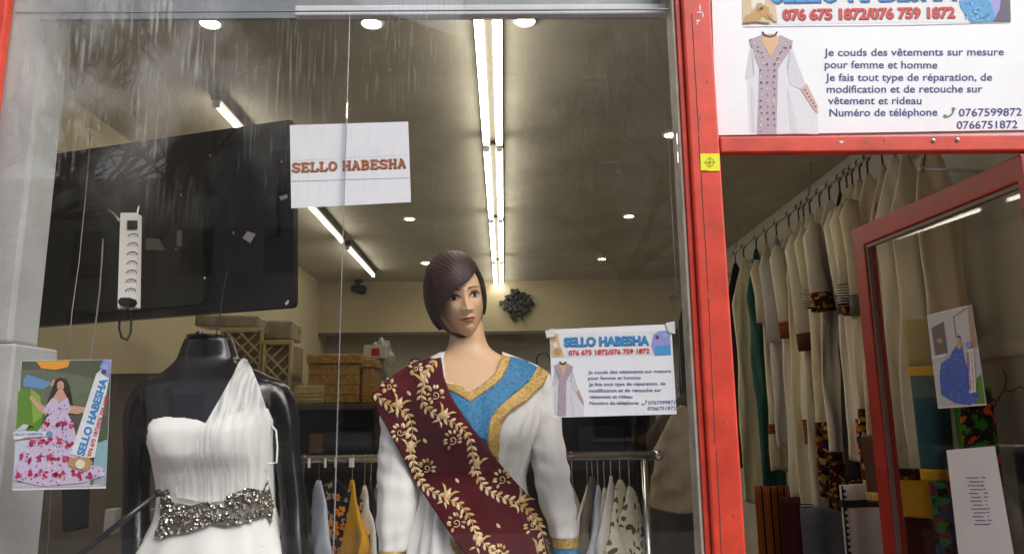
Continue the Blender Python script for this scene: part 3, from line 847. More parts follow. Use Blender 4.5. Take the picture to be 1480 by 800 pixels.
c_navy = ic('navy', (52, 62, 128)); c_sky = ic('sky blue', (44, 140, 206)); c_redink = ic('red', (206, 52, 54)); c_dkred = ic('dark red', (120, 26, 30))
LINES = ['Je couds des vêtements sur mesure', 'pour femme et homme', 'Je fais tout type de réparation, de', 'modification et de retouche sur', 'vêtement et rideau', 'Numéro de téléphone']
# -- big sign above the door
YB = -0.001
bs = sheet('shop_sign', 'large white printed sign above the doorway with dress picture and phone numbers', 'sign', [(1024, -150), (1520, -150), (1520, 187), (1035, 195.5)], YB, m_paper2)
pr = ink(YB)
pr.poly([(1072, -40), (1455, -48), (1461, 32), (1073, 36)], ic('banner white', (226, 226, 230)), 1)
pr.poly([(1072, -40), (1110, -40), (1120, 0), (1124, 33), (1073, 35)], ic('sand', (206, 186, 150)), 2)
pr.poly([(1084, -30), (1112, -30), (1104, 8), (1086, 14)], ic('photo pale', (224, 222, 216)), 3)
for x, y, r in ((1092, 24, 9), (1082, 28, 7), (1104, 16, 8), (1098, 10, 6), (1112, 24, 5)): pr.dot(x, y, r, ic('straw', (190, 148, 92)), 4, 10)
pr.line([(1074, 34), (1092, 32), (1112, 34)], 2, ic('brown', (120, 84, 50)), 5); pr.line([(1110, 24), (1122, 33)], 1.2, ic('brown', (120, 84, 50)), 5)
pr.poly([(1384, -20), (1396, -40), (1455, -46), (1461, 31), (1404, 33), (1388, 12)], ic('photo violet', (150, 150, 214)), 2)
pr.poly([(1386, 2), (1430, -4), (1440, 31), (1404, 33), (1390, 14)], ic('photo blue', (64, 152, 208)), 3)
pr.poly([(1448, -10), (1460, -10), (1461, 31), (1436, 31), (1446, 12)], ic('photo dark', (84, 74, 92)), 4)
for k in range(30):
    rr_ = random.Random(k); pr.dot(rr_.uniform(1392, 1432), rr_.uniform(2, 30), rr_.uniform(.8, 2.2), ic('photo light blue', (126, 190, 228)) if k % 2 else ic('photo deep blue', (40, 100, 168)), 5, 6)
pr.text('SELLO HABESHA', (1116, 4), (1384, 0), 38, ic('deep blue', (26, 84, 140)), 0.045, 3)
pr.text('SELLO HABESHA', (1114, 2.5), (1382, -1.5), 38, c_sky, 0.03, 4)
pr.text('076 675 1872/076 759 1872', (1132, 29.5), (1381, 26), 15.5, c_dkred, 0.05, 3)
pr.text('076 675 1872/076 759 1872', (1131, 28.6), (1380, 25), 15.5, c_redink, 0.032, 4)
pr.line([(1074, 39), (1300, 37), (1460, 33)], 1.0, ic('crease grey', (150, 152, 160)), 2)
bnd = [((1191, 81), (1451, 80)), ((1192, 98.5), (1355, 99)), ((1193, 117), (1434, 116.5)), ((1195, 134), (1420, 133.5)), ((1197, 150.5), (1332, 150.5)), ((1199, 168), (1355, 167))]
for t_, (a, b) in zip(LINES, bnd): pr.text(t_, a, b, 11.2, c_navy, 0.012, 2)
pr.text('0767599872', (1386, 168), (1477, 167), 11.5, c_navy, 0.012, 2)
pr.text('0766751872', (1383, 186), (1471, 185), 11.5, c_navy, 0.012, 2)
def handset(pr, x, y, s, m, lay):
    pr.line([(x - 6 * s, y + 5 * s), (x - 1 * s, y + 6 * s), (x + 4 * s, y + 2 * s), (x + 6 * s, y - 5 * s)], 2.2 * s, m, lay)
    pr.dot(x - 5 * s, y + 5 * s, 2.3 * s, m, lay + 1); pr.dot(x + 5.5 * s, y - 4 * s, 2.3 * s, m, lay + 1)
handset(pr, 1372, 162, 1.15, ic('phone green', (110, 122, 110)), 2)
dress_print(pr, lambda u, v: (1077 + u * 108, 46 + v * 148), 1, 1)
pr.build('print', bs)
# -- flyer in the window
YF = 0.013
fl = sheet('flyer', 'white printed flyer with dress picture taped right of the mannequin', 'flyer', [(794, 476), (970, 468), (978, 598), (799, 603)], YF, m_paper2)
pr = ink(YF)
pr.poly([(795, 482), (968, 477), (971, 512), (797, 516)], ic('banner white', (226, 226, 230)), 1)
pr.poly([(795, 482), (806, 481), (810, 500), (816, 515), (797, 516)], ic('sand', (206, 186, 150)), 2)
pr.dot(800, 488, 5, ic('straw', (190, 148, 92)), 3); pr.dot(806, 508, 6, ic('straw', (190, 148, 92)), 3); pr.dot(803, 498, 4, ic('photo pale', (224, 222, 216)), 3)
pr.poly([(944, 483), (952, 478), (968, 477), (970, 512), (946, 513), (941, 500)], ic('photo violet', (150, 150, 214)), 2)
pr.poly([(946, 500), (968, 498), (970, 512), (947, 513)], ic('photo blue', (64, 152, 208)), 3)
pr.dot(950, 487, 3, ic('photo dark', (84, 74, 92)), 4); pr.dot(961, 484, 3.5, ic('photo light blue', (126, 190, 228)), 4)
pr.text('SELLO HABESHA', (815.6, 500.6), (938.8, 498), 13, ic('deep blue', (26, 84, 140)), 0.05, 3)
pr.text('SELLO HABESHA', (815, 500), (938, 497), 13, c_sky, 0.035, 4)
pr.text('076 675 1872/076 759 1872', (822, 513), (939, 510), 7.2, c_redink, 0.035, 4)
fb = [((850, 540), (970, 538)), ((850, 548.5), (926, 547.5)), ((851, 557.5), (962, 556)), ((851, 566.5), (956, 565.5)), ((852, 575.5), (914, 575)), ((852, 584.5), (923, 584))]
for t_, (a, b) in zip(LINES, fb): pr.text(t_, a, b, 5.2, c_navy, 0.010, 2)
pr.text('0767599872', (937, 584), (977, 583), 5.2, c_navy, 0.010, 2); pr.text('0766751872', (936, 592.5), (977, 591.5), 5.2, c_navy, 0.010, 2)
handset(pr, 931, 581, 0.55, ic('phone green', (110, 122, 110)), 2)
dress_print(pr, lambda u, v: (798 + u * 47, 522 + v * 79), 1, 2)
pr.build('print', fl)
tp = MB()
for pts in ([(962, 466), (975, 464), (976, 482), (966, 480)], [(788, 478), (800, 474), (802, 486), (790, 488)]):
    tp.add([PY(x, y, 0.0095) for x, y in pts], [(3, 2, 1, 0)])
m_tape = mat('clear tape', (0.7, 0.7, 0.72), 0.3)
[solid(q_, 0.0002, 1) for q_ in build_each(tp, 'tape', m_tape, fl)]

# -- poster with the flowered dress
po = sheet('poster', 'colour photo poster of a woman in a red and lilac tiered dress', 'poster', [(31, 521), (161, 519), (153, 705), (18, 708)], YP, m_paper2)
pr = ink(YP); rnd = random.Random(4)
bp_ = [(31, 521), (161, 519), (153, 703), (18, 706)]
pr.poly([(31.5, 521.5), (160.5, 519.5), (152.6, 702), (19, 705)], ic('garden dark', (86, 92, 74)), 1)
pr.poly([(30, 535), (60, 533), (130, 545), (156, 560), (154, 600), (28, 590)], ic('garden grey', (104, 112, 92)), 2)
pr.poly([(26, 566), (34, 560), (52, 566), (64, 590), (58, 622), (23, 622)], ic('leaf green', (96, 140, 44)), 3)
pr.poly([(44, 560), (58, 572), (62, 600), (48, 612)], ic('leaf light green', (136, 176, 70)), 4)
pr.poly([(52, 522), (101, 521), (98, 530), (80, 534), (60, 532)], ic('parasol orange', (232, 160, 48)), 3)
pr.poly([(34, 548), (40, 541), (62, 548), (76, 553), (62, 562), (34, 558)], ic('parasol blue', (104, 146, 190)), 3)
pr.poly([(76, 548), (86, 548), (80, 556), (72, 558)], ic('parasol sand', (206, 160, 96)), 3)
pr.poly([(22, 622), (34, 612), (50, 616), (58, 640), (40, 680), (20, 700)], ic('cloth pale', (200, 206, 222)), 3)
pr.poly([(140, 640), (156, 634), (153, 700), (130, 700)], ic('pool', (140, 178, 186)), 3)
pr.poly([(19, 696), (60, 697), (150, 690), (152, 702), (19, 705)], ic('steps', (190, 190, 198)), 3)
skin = ic('woman skin', (206, 160, 136)); hair = ic('woman hair', (56, 38, 36))
pr.poly([(80, 548), (87, 545), (96, 547), (101, 558), (104, 575), (106, 590), (96, 592), (84, 590), (66, 592), (70, 576), (76, 560)], hair, 5)
pr.dot(87.5, 557, 5.2, skin, 6, 12, 7.2)
for ex in (85.3, 89.6): pr.dot(ex, 555.6, .8, hair, 7, 6)
pr.line([(85.8, 560.2), (89.2, 560.2)], .9, ic('woman lips', (160, 60, 66)), 7); pr.line([(87.6, 556), (87.2, 558.4)], .5, ic('woman shade', (176, 126, 104)), 7)
pr.poly([(84, 563), (91, 563), (96, 572), (99, 584), (74, 584), (78, 572)], skin, 6)
pr.poly([(64, 586), (70, 592), (66, 600), (56, 593), (46, 580), (42, 574), (46, 570), (52, 580)], skin, 6)
pr.poly([(100, 585), (124, 588), (128, 593), (112, 598), (98, 596)], skin, 6)
dress = [(76, 574), (88, 580), (98, 574), (102, 590), (98, 598), (106, 612), (112, 640), (120, 668), (150, 676), (152, 686), (118, 697), (60, 702), (18, 692), (22, 672), (40, 640), (58, 618), (72, 598), (62, 594), (68, 584)]
pr.poly(dress, ic('dress lilac', (206, 190, 220)), 7)
reds = [ic('dress red', (206, 60, 84)), ic('dress magenta', (178, 60, 110)), ic('dress violet', (130, 104, 170)), ic('dress pale', (232, 222, 234)), ic('dress plum', (120, 56, 100))]
for k in range(420):
    x, y = rnd.uniform(18, 152), rnd.uniform(576, 702)
    if inpoly(x, y, dress): pr.dot(x, y, rnd.uniform(.7, 1.8), reds[rnd.choice((1, 2, 2, 3, 3, 4))], 8, 5)
for row, nb_ in ((612, 4), (640, 7), (662, 9), (686, 9)):
    for k in range(nb_):
        x = 86 + (k - (nb_ - 1) / 2) * 13 + rnd.uniform(-3, 3) - (row - 612) * .1; y = row + rnd.uniform(-3, 3)
        if inpoly(x, y, dress):
            for j in range(5): pr.dot(x + rnd.uniform(-4, 4), y + rnd.uniform(-4, 4), rnd.uniform(1.6, 3.2), reds[rnd.choice((0, 0, 1))], 9, 7)
pr.poly([(19, 624), (70, 623), (70, 629), (20, 635)], ic('banner white', (226, 226, 230)), 10)
pr.text('SELLO HABESHA', (21, 629), (62, 628), 3.6, c_sky, 0.03, 11); pr.dot(71, 627, 5, ic('parasol blue', (104, 146, 190)), 11)
pr.text('076 675 1872/076 759 1872', (34, 633), (62, 632), 2.2, c_redink, 0.02, 11)
pr.poly([(139, 540), (161, 519), (158, 545), (137, 660), (124, 662), (102, 655)], ic('banner white', (226, 226, 230)), 10)
pr.poly([(144, 530), (150, 520), (160.5, 519.5), (158, 546), (150, 542)], ic('photo violet', (150, 150, 214)), 11)
pr.dot(150, 537, 4, ic('photo dark', (84, 74, 92)), 12); pr.dot(152, 530, 4, ic('photo light blue', (126, 190, 228)), 12)
pr.text('SELLO HABESHA', (121, 659), (155.5, 548), 11.0, c_sky, 0.04, 12)
pr.text('076 675 1872/076 759 1872', (131, 659), (157.5, 572), 5.5, c_redink, 0.03, 12)
pr.poly([(100, 662), (128, 660), (134, 668), (126, 680), (108, 676), (98, 672)], ic('straw', (190, 148, 92)), 12)
pr.dot(116, 670, 7, ic('photo pale', (224, 222, 216)), 13, 10)
pr.build('print', po)
# -- yellow sticker on the post
ys_ = sheet('sticker', 'small square yellow sticker with a crosshair mark on the red post', 'sticker', [(1012, 222), (1040, 222), (1040.5, 247), (1013, 247)], FY - 0.0012, mat('yellow sticker', lin((232, 228, 20)), 0.5))
pr = ink(FY - 0.0012); oy = ic('olive', (150, 150, 20))
pr.line([(1026 + 6 * math.cos(2 * math.pi * k / 20), 234.5 + 6 * math.sin(2 * math.pi * k / 20)) for k in range(21)], 0.9, oy)
pr.line([(1017, 234.5), (1035, 234.5)], 0.9, oy, 2); pr.line([(1026, 226), (1026, 243)], 0.9, oy, 3)
pr.dot(1026, 234.5, 1.4, oy, 4); pr.line([(1014, 246), (1022, 246)], 0.9, oy, 2)
pr.build('crosshair', ys_)
# -- papers on the door glass
def dsheet(name, label, cat, corners, w):
    pt = DM(0.3, w, 1.5)
    TL, TR, BR, BL = [PP(x, y, pt, dn) for x, y in corners]
    t = root(name, label, cat, (TL + TR + BR + BL) / 4)
    o = MB().add([TL, TR, BR, BL], [(3, 2, 1, 0)]).build('paper', m_paper2, t); solid(o, 0.0006, 1 if True else -1)
    return t, Print(lambda x, y, L: PP(x, y, DM(0.3, w + 0.0009 + 0.0005 * L, 1.5), dn))
ph, pr = dsheet('photo_print', 'photo print of a woman in a blue gown taped on the door glass', 'photo', [(1340, 455), (1405, 440), (1426, 585), (1356, 590)], 0.006)
pr.poly([(1340.5, 456), (1404, 441), (1424, 583), (1356, 588)], ic('room white', (196, 198, 204)), 1)
pr.poly([(1346, 474), (1364, 464), (1370, 510), (1352, 514)], ic('frame grey', (110, 104, 104)), 2); pr.dot(1358, 492, 4, ic('straw', (190, 148, 92)), 3)
pr.line([(1378, 458), (1382, 488)], 1.2, ic('frame grey', (110, 104, 104)), 2); pr.line([(1378, 458), (1398, 444)], 1.2, ic('frame grey', (110, 104, 104)), 2)
pr.poly([(1398, 442), (1404, 441), (1412, 500), (1404, 505)], ic('door tan', (176, 146, 118)), 2)
pr.poly([(1412, 545), (1418, 540), (1424, 583), (1408, 583)], ic('leaf green', (96, 140, 44)), 2)
gown = [(1381, 500), (1390, 497), (1394, 520), (1404, 545), (1416, 576), (1402, 585), (1380, 582), (1360, 570), (1358, 545), (1360, 525), (1372, 516)]
pr.poly(gown, ic('gown blue', (76, 106, 196)), 3)
rnd = random.Random(6)
for k in range(90):
    x, y = rnd.uniform(1356, 1418), rnd.uniform(500, 586)
    if inpoly(x, y, gown): pr.dot(x, y, rnd.uniform(.7, 1.6), rnd.choice((ic('gown light', (124, 150, 220)), ic('gown deep', (54, 74, 160)))), 4, 5)
pr.dot(1386, 491, 2.6, skin, 5, 10, 4); pr.dot(1386, 487.5, 2.6, hair, 4, 10, 3); pr.poly([(1382, 496), (1390, 496), (1389, 504), (1384, 504)], skin, 5)
pr.poly([(1398, 506), (1407, 502), (1411, 566), (1401, 568)], ic('banner white', (226, 226, 230)), 6)
pr.text('SELLO HABESHA', (1403.5, 563), (1400, 508), 3.4, c_navy, 0.02, 7); pr.text('076 675 1872/076 759 1872', (1408, 563), (1405, 508), 2.0, c_redink, 0.02, 7)
pr.dot(1400, 498, 5, ic('photo violet', (150, 150, 214)), 7)
pr.poly([(1346, 515), (1368, 510), (1368, 514), (1347, 519)], ic('banner white', (226, 226, 230)), 6)
pr.build('print', ph)
pn, pr = dsheet('price_list', 'pale paper list of small blue lines taped low on the door glass', 'notice', [(1368, 650), (1438, 644), (1466, 803), (1387, 810)], 0.006)
rnd = random.Random(12)
for k in range(13):
    y = 690 + k * 5.6; x0 = 1397 + k * .9
    x = x0 + (0 if k % 2 == 0 else 3)
    for j in range(rnd.randint(4, 6)):
        w_ = rnd.uniform(2.0, 3.6); pr.line([(x, y), (x + w_, y - .15)], 1.5, c_navy, 1); x += w_ + .7
    x = x0 + 21 + rnd.uniform(-1, 1)
    for j in range(rnd.randint(1, 2)):
        w_ = rnd.uniform(2.0, 3.2); pr.line([(x, y - .6), (x + w_, y - .7)], 1.5, c_navy, 1); x += w_ + .7
pr.build('print', pn)

# ================================================================== 5. the black screen and its leads
YR, YLf = 0.70, 1.00
tr_, br_ = PY(424, 172, YR), PY(424, 443, YR)
xa = tr_.x
xlft = PY(66, 224, YLf - 0.03).x
ax = Vector((xlft - xa, (YLf - 0.03) - YR, 0)); ax.normalize()         # along the screen, towards the wall
nrm = Vector((ax.y, -ax.x, 0)); nrm = nrm if nrm.y < 0 else -nrm
tv = root('television', 'large black flat television seen from behind, hung high on the left wall', 'television', (xa, YR, br_.z))
def TVP(px, py, w=0.0): return PP(px, py, Vector((xa, YR, 2.0)) + nrm * w, nrm)
tlp, blp = TVP(66, 224), TVP(60, 471)
ext = 0.06
cs_ = [tr_, br_, blp + (blp - br_).normalized() * ext, tlp + (tlp - tr_).normalized() * ext]
def slab_poly(pts, d0, d1, nrm, m=None):
    m = m or MB(); n = len(pts)
    m.add([p + nrm * d0 for p in pts] + [p + nrm * d1 for p in pts],
          [tuple(range(n)), tuple(reversed(range(n, 2 * n)))] + [(i, n + i, n + (i + 1) % n, (i + 1) % n) for i in range(n)])
    return m
def rounded(pts, r=0.02, k=5):
    out = []; n = len(pts)
    for i in range(n):
        p = pts[i]; a = (pts[i - 1] - p).normalized(); b = (pts[(i + 1) % n] - p).normalized()
        for j in range(k + 1):
            t = j / k; out.append((p + a * r) * (1 - t) ** 2 + p * 2 * t * (1 - t) + (p + b * r) * t * t)
    return out
slab_poly(rounded(cs_), -0.03, 0.0, nrm).build('back_shell', m_black, tv)
slab_poly(rounded([TVP(x, y) for x, y in ((300, 250), (300, 440), (120, 455), (120, 262))], .03), 0.0005, 0.022, nrm).build('rear_housing', mat('black plastic ribbed', (0.018, 0.018, 0.018), 0.4, var=0.4, vscale=10), tv)
slab_poly([TVP(x, y) for x, y in ((402, 232), (402, 340), (388, 342), (388, 235))], 0.0005, 0.012, nrm).build('mount_rail', m_black, tv)
st_ = MB()
for pts in ([(217, 346), (236, 347), (245, 363), (217, 363)], [(262, 335), (270, 335), (269, 358), (262, 358)]):
    slab_poly([TVP(x, y) for x, y in pts], 0.0225, 0.0235, nrm, st_)
build_each(st_, 'rating_label', mat('grey label', (0.35, 0.35, 0.34), 0.6), tv)
st2 = MB()
slab_poly([TVP(x, y) for x, y in ((351, 344), (358, 334), (370, 338), (362, 351))], 0.0005, 0.002, nrm, st2)
slab_poly([TVP(x, y) for x, y in ((404, 284), (415, 281), (416, 286), (406, 290))], 0.0005, 0.002, nrm, st2)
slab_poly([TVP(x, y) for x, y in ((412, 438), (417, 433), (418, 437), (414, 441))], 0.0005, 0.002, nrm, st2)
build_each(st2, 'peeling_sticker', m_paper, tv)
sr = MB()
for px, py in ((304, 225), (262, 282), (338, 337), (255, 360), (296, 402), (407, 234), (393, 322)): sr.ball(TVP(px, py, 0.023 if px < 300 else 0.001), 0.005, 6)
build_each(sr, 'screw', m_chrome, tv)
MB().tube([Vector((xlft - .02, YLf + 0.02, 2.05)), Vector((WL + 0.001, YLf + 0.25, 2.05))], 0.025, 8).build('wall_arm', m_black, tv)
MB().tube([TVP(262, 362, .024), TVP(278, 384, .026), TVP(295, 402, .024)], 0.0022, 6).build('cord', m_black, tv, True)

SY = 0.46
SN = Vector((0, -1, 0))
def SP(px, py, w=0.0): return PY(px, py, SY - w)
ps = root('power_strip', 'white eight socket power strip hanging upright before the black television', 'power strip', SP(190, 447))
W0 = 0.0
def PS(px, py): return SP(px, py)
slab_poly(rounded([PS(*q) for q in ((205, 311), (203, 447), (177, 448), (181, 311))], .006), 0, 0.03, SN).build('case', m_socket, ps)
slab_poly([SP(*q, W0 + .0305) for q in ((199, 319), (199, 331), (185, 331), (185, 319))], 0, 0.005, SN).build('switch', m_black, ps)
for k in range(7):
    x = 192.5 - k * 0.55; y = 341 + k * 13.2
    q = MB(); c = SP(x, y, W0 + .0302)
    u1 = (SP(x + 10, y, W0) - SP(x, y, W0)).normalized(); w1 = Vector((0, 0, 1))
    n_ = 16
    ring = [c + u1 * (.0165 * math.cos(R(180 * j / n_))) + w1 * (.0125 * math.sin(R(180 * j / n_)) - .003) for j in range(n_ + 1)]
    rin = [c + u1 * (.0135 * math.cos(R(180 * j / n_))) + w1 * (.0095 * math.sin(R(180 * j / n_)) - .003) for j in range(n_ + 1)]
    q.add([p + SN * .0006 for p in ring + rin], [(j, j + 1, n_ + 2 + j, n_ + 1 + j) for j in range(n_)])
    for ox in (-.006, 0, .006): q.disc(c + u1 * ox + w1 * (-.001 if ox else .003), SN, .0017, .0009, 8)
    q.build('socket', m_dark, ps)
slab_poly(rounded([SP(*q, W0 + .0305) for q in ((196, 432), (199, 438), (194, 444), (181, 444), (177, 438), (181, 432))], .004), 0, 0.03, SN).build('plug', m_black, ps)
MB().tube([SP(187, 441, .055), SP(184, 446, .07), SP(174, 452, .04), SP(172, 474, .03), SP(176, 488, .03), SP(184, 491, .02), SP(189, 480, .0), SP(190, 458, -.02), SP(189, 440, -.012)], 0.0034, 8).build('lead', m_black, ps, True)
MB().tube([SP(184, 322, -.004), SP(172, 318, -.03), TVP(164, 308, .06), TVP(157, 303, .0225)], 0.004, 8).build('lead', m_socket, ps, True, label='short white lead')
MB().tube([SP(198, 312, .012), SP(200, 300, .0), TVP(202, 296, .0225)], 0.0028, 8).build('hanging_loop', m_socket, ps, True)
def cable(label, pts, r, m, Ys):
    MB().tube([PY(x, y, Y) for (x, y), Y in zip(pts, Ys)], r, 8).build('cable', m, None, True, label, 'cable')
cable('pale grey cable hanging straight down in front of the television at its left', [(149, 345), (147, 380), (144, 420), (138, 470), (131, 515), (126, 560)], 0.0028, mat('grey cable', (0.4, 0.39, 0.36), 0.5), [.62] * 6)
cable('thin pale upright line running from the ceiling down past the television edge', [(138, 118), (131, 190), (124, 280), (114, 380), (104, 450), (98, 520)], 0.0016, mat('grey cable', (0.4, 0.39, 0.36), 0.5), [.5] * 6)  # slim pale tube following an upright line near the pane
cable('black cable rising behind the neck of the headless mannequin', [(330, 385), (322, 420), (318, 455), (313, 483), (300, 500)], 0.0026, m_black, [.66, .62, .58, .52, .47])

# ================================================================== 6. the two mannequins
YM = 0.36
# ---- headless black mannequin in the one-shoulder dress
tors = [(486, 262, 330, .036, .040, .03), (500, 256, 334, .040, .045, .03), (516, 250, 340, .045, .050, .03), (528, 240, 354, .05, .058, .025), (540, 226, 380, .062, .075, .02),
        (556, 200, 408, .078, .085, .012), (575, 206, 404, .088, .088, .006), (600, 214, 398, .102, .088, 0), (625, 217, 393, .116, .085, -.004), (650, 222, 391, .116, .082, -.004), (680, 230, 390, .094, .080, 0),
        (715, 234, 390, .084, .080, .004), (740, 232, 392, .086, .084, .004), (780, 214, 405, .10, .11, .006), (820, 206, 414, .11, .125, .008), (900, 206, 414, .11, .12, .008)]
def chest(th, t, py):
    d = 0.0
    for cx_, w in ((-0.42, .34), (0.42, .34)):
        if math.sin(th) < 0:
            d += 0.020 * math.exp(-((math.cos(th) - cx_) / w) ** 2 - ((py - 630) / 32.0) ** 2)
    if math.sin(th) < 0: d -= 0.004 * math.exp(-((math.cos(th)) / .25) ** 2 - ((py - 560) / 16.0) ** 2)
    return d
bt = loft(tors, YM, 120, 90, 2.25, chest)
btb = bt.bvh()
bm_ = root('mannequin', 'glossy black headless mannequin with arms, wearing the white one-shoulder gown', 'mannequin', (PY(305, 700, YM).x, YM, 0.06))
body = loft(tors, YM, 120, 90, 2.25, chest)
def limb(pts, rads, m):
    P_ = [PY(x, y, Y) for x, y, Y in pts]; out = []; rr2 = []
    N = 40
    for k in range(N + 1):
        t = k / N * (len(P_) - 1)
        out.append(Vector([pchip(list(range(len(P_))), [p[c] for p in P_], t) for c in range(3)]))
        rr2.append(pchip(list(range(len(P_))), rads, t))
    m.tube(out, rr2, 28); return m
limb([(236, 556, YM + .015), (212, 571, YM + .012), (202, 604, YM + .01), (199, 660, YM + .015), (197, 720, YM + .01), (197, 800, YM - .02), (199, 900, YM - .06)], [.03, .042, .044, .037, .034, .037, .031], body)
limb([(374, 556, YM + .015), (399, 571, YM + .012), (409, 604, YM + .01), (416, 660, YM + .015), (423, 720, YM + .01), (426, 800, YM - .02), (424, 900, YM - .06)], [.03, .042, .044, .037, .034, .037, .031], body)
def fuse(mb, voxel, smooth_it, name, m, parent, label=None):
    o = mb.build(name, m, None, True)
    r = o.modifiers.new('r', 'REMESH'); r.mode = 'VOXEL'; r.voxel_size = voxel; r.use_smooth_shade = True
    s_ = o.modifiers.new('s', 'SMOOTH'); s_.iterations = smooth_it; s_.factor = 0.5
    dg = bpy.context.evaluated_depsgraph_get()
    me = bpy.data.meshes.new_from_object(o.evaluated_get(dg))
    me.name = name
    off = ORG[o] - ORG[parent]
    for v in me.vertices: v.co += off
    me.polygons.foreach_set('use_smooth', [True] * len(me.polygons))
    bpy.data.objects.remove(o)
    q = bpy.data.objects.new(name, me); COL.objects.link(q); q.parent = parent; ORG[q] = ORG[parent]
    return q
fuse(body, 0.006, 6, 'body', m_black_gloss, bm_)
cp = MB(); c0 = PY(296, 487, YM + .03); cp.disc(c0, (0, 0, 1), .05, .006, 28); cp.ball(c0 + Vector((-.008, -.022, .009)), .009, 8, sc=(1.3, 1, .6))
cpo = cp.build('neck_cap', m_black_gloss, bm_)
MB().ball(c0 + Vector((-.008, -.018, .012)), .0075, 8, sc=(1.3, 1, .7)).build('neck_knob', m_chrome, bm_, True)

# gown: bodice shell, skirt, tulle, belt
gw = root('evening_gown', 'white one-shoulder gown with a jewelled belt on the black headless mannequin', 'gown', (PY(305, 700, YM).x, YM - .02, 0.06))
keep = [(213, 640), (215, 615), (222, 606), (240, 603), (265, 604), (285, 607), (298, 612), (320, 602), (345, 594), (370, 589), (386, 590), (396, 612), (396, 700), (400, 790), (200, 790), (226, 700), (219, 660)]
def folds(th, t, py):
    return 0.0022 * math.sin(9 * th + py * .05) * (1 if py < 720 else 1)
bod = loft(tors, YM, 300, 200, 2.25, lambda th, t, py: chest(th, t, py) + 0.0015 * noise.noise(Vector((math.cos(th) * 9, math.sin(th) * 9, py * .02))), cap=False, grow=0.007)
bo2 = MB(); bo2.v = bod.v
for f in bod.f:
    c = sum((bod.v[i] for i in f), Vector()) / len(f)
    if inpoly(*proj(c), keep): bo2.f.append(f); bo2.mi.append(0)
used = sorted({i for f in bo2.f for i in f}); mp_ = {k: i for i, k in enumerate(used)}
bo2.v = [bod.v[i] for i in used]; bo2.f = [tuple(mp_[i] for i in f) for f in bo2.f]
solid(bo2.build('bodice', m_satin, gw, True), 0.003, -1)
skt = [(735, 229, 396, .094, .090, 0), (760, 222, 402, .104, .10, 0), (800, 203, 414, .125, .125, 0), (860, 188, 432, .15, .15, 0), (1000, 160, 470, .19, .19, 0), (1180, 130, 505, .22, .22, 0)]
def skfold(th, t, py):
    a = min(1, (py - 735) / 120.0)
    return a * (.011 * math.sin(11 * th + 1.2 * math.sin(py * .006)) + .008 * math.sin(5 * th + 2) + .006 * noise.noise(Vector((math.cos(th) * 3, math.sin(th) * 3, py * .01))))
sk = loft(skt, YM, 90, 160, 2.1, skfold, cap=False)
for v in sk.v: v.z = max(v.z, 0.065)
solid(sk.build('skirt', m_satin, gw, True), 0.003, -1)
both = MB(); both.add(bod.v, bod.f); both.add(sk.v, sk.f); bothb = both.bvh()
m_tulle = bpy.data.materials.new('white tulle'); m_tulle.use_nodes = True
_n = m_tulle.node_tree.nodes; _l = m_tulle.node_tree.links; _b = _n['Principled BSDF']
_b.inputs['Base Color'].default_value = (.86, .86, .84, 1); _b.inputs['Roughness'].default_value = .8
_tc = _n.new('ShaderNodeTexCoord'); _mp = _n.new('ShaderNodeMapping'); _mp.inputs['Rotation'].default_value = (0, R(-28), 0); _mp.inputs['Scale'].default_value = (70, 12, 2.6)
_nz = _n.new('ShaderNodeTexNoise'); _nz.inputs['Scale'].default_value = 1.4; _nz.inputs['Detail'].default_value = 3
_mr = _n.new('ShaderNodeMapRange'); _mr.inputs[1].default_value = .3; _mr.inputs[2].default_value = .62; _mr.inputs[3].default_value = .38; _mr.inputs[4].default_value = .82
_l.new(_tc.outputs['Object'], _mp.inputs[0]); _l.new(_mp.outputs[0], _nz.inputs['Vector']); _l.new(_nz.outputs['Fac'], _mr.inputs[0]); _l.new(_mr.outputs[0], _b.inputs['Alpha'])
_bp = _n.new('ShaderNodeBump'); _bp.inputs['Strength'].default_value = .5; _bp.inputs['Distance'].default_value = .006; _l.new(_nz.outputs['Fac'], _bp.inputs['Height']); _l.new(_bp.outputs[0], _b.inputs['Normal'])
def tj(x, y):
    # pleats fanning out from the shoulder point
    a = math.atan2(x - 352, y - 500); return 0.0016 * math.sin(a * 46) * min(1, (y - 510) / 60.0)
tul = drape([(352, 517), (346, 522), (336, 543), (318, 575), (297, 611), (276, 652), (254, 706), (256, 718), (300, 726), (330, 722), (388, 707), (393, 660), (391, 612), (383, 584), (374, 556), (364, 532), (357, 519)], bothb, 0.012, 4.0, 5, jitter=tj)
tul.build('tulle_drape', m_tulle, gw, True)
# back half of the shoulder piece closes over the shoulder
pk = PY(352, 517, YM)
MB().rings([[PY(x, y, Y) for x, y, Y in r_] for r_ in ([(346, 522, YM - .03), (352, 517, YM), (358, 521, YM - .03)], [(344, 535, YM + .09), (352, 525, YM + .08), (366, 534, YM + .09)], [(330, 600, YM + .105), (352, 600, YM + .11), (380, 600, YM + .10)])], 0, False, False).build('shoulder_strap', m_tulle, gw, True)
belt = [(232, 710), (243, 706), (250, 725), (275, 730), (294, 725), (324, 729), (327, 716), (357, 704), (380, 708), (387, 691), (393, 717), (395, 740), (391, 758), (387, 744), (350, 755), (324, 759), (305, 755), (271, 768), (249, 770), (232, 777), (222, 774), (230, 755)]
bl_ = drape(belt, bothb, 0.016, 5, 1)
blo = bl_.build('jewelled_belt', mat('belt net', lin((120, 112, 96)), .6, col2=lin((60, 56, 50)), vscale=120), gw, True)
rnd = random.Random(21); js = MB()
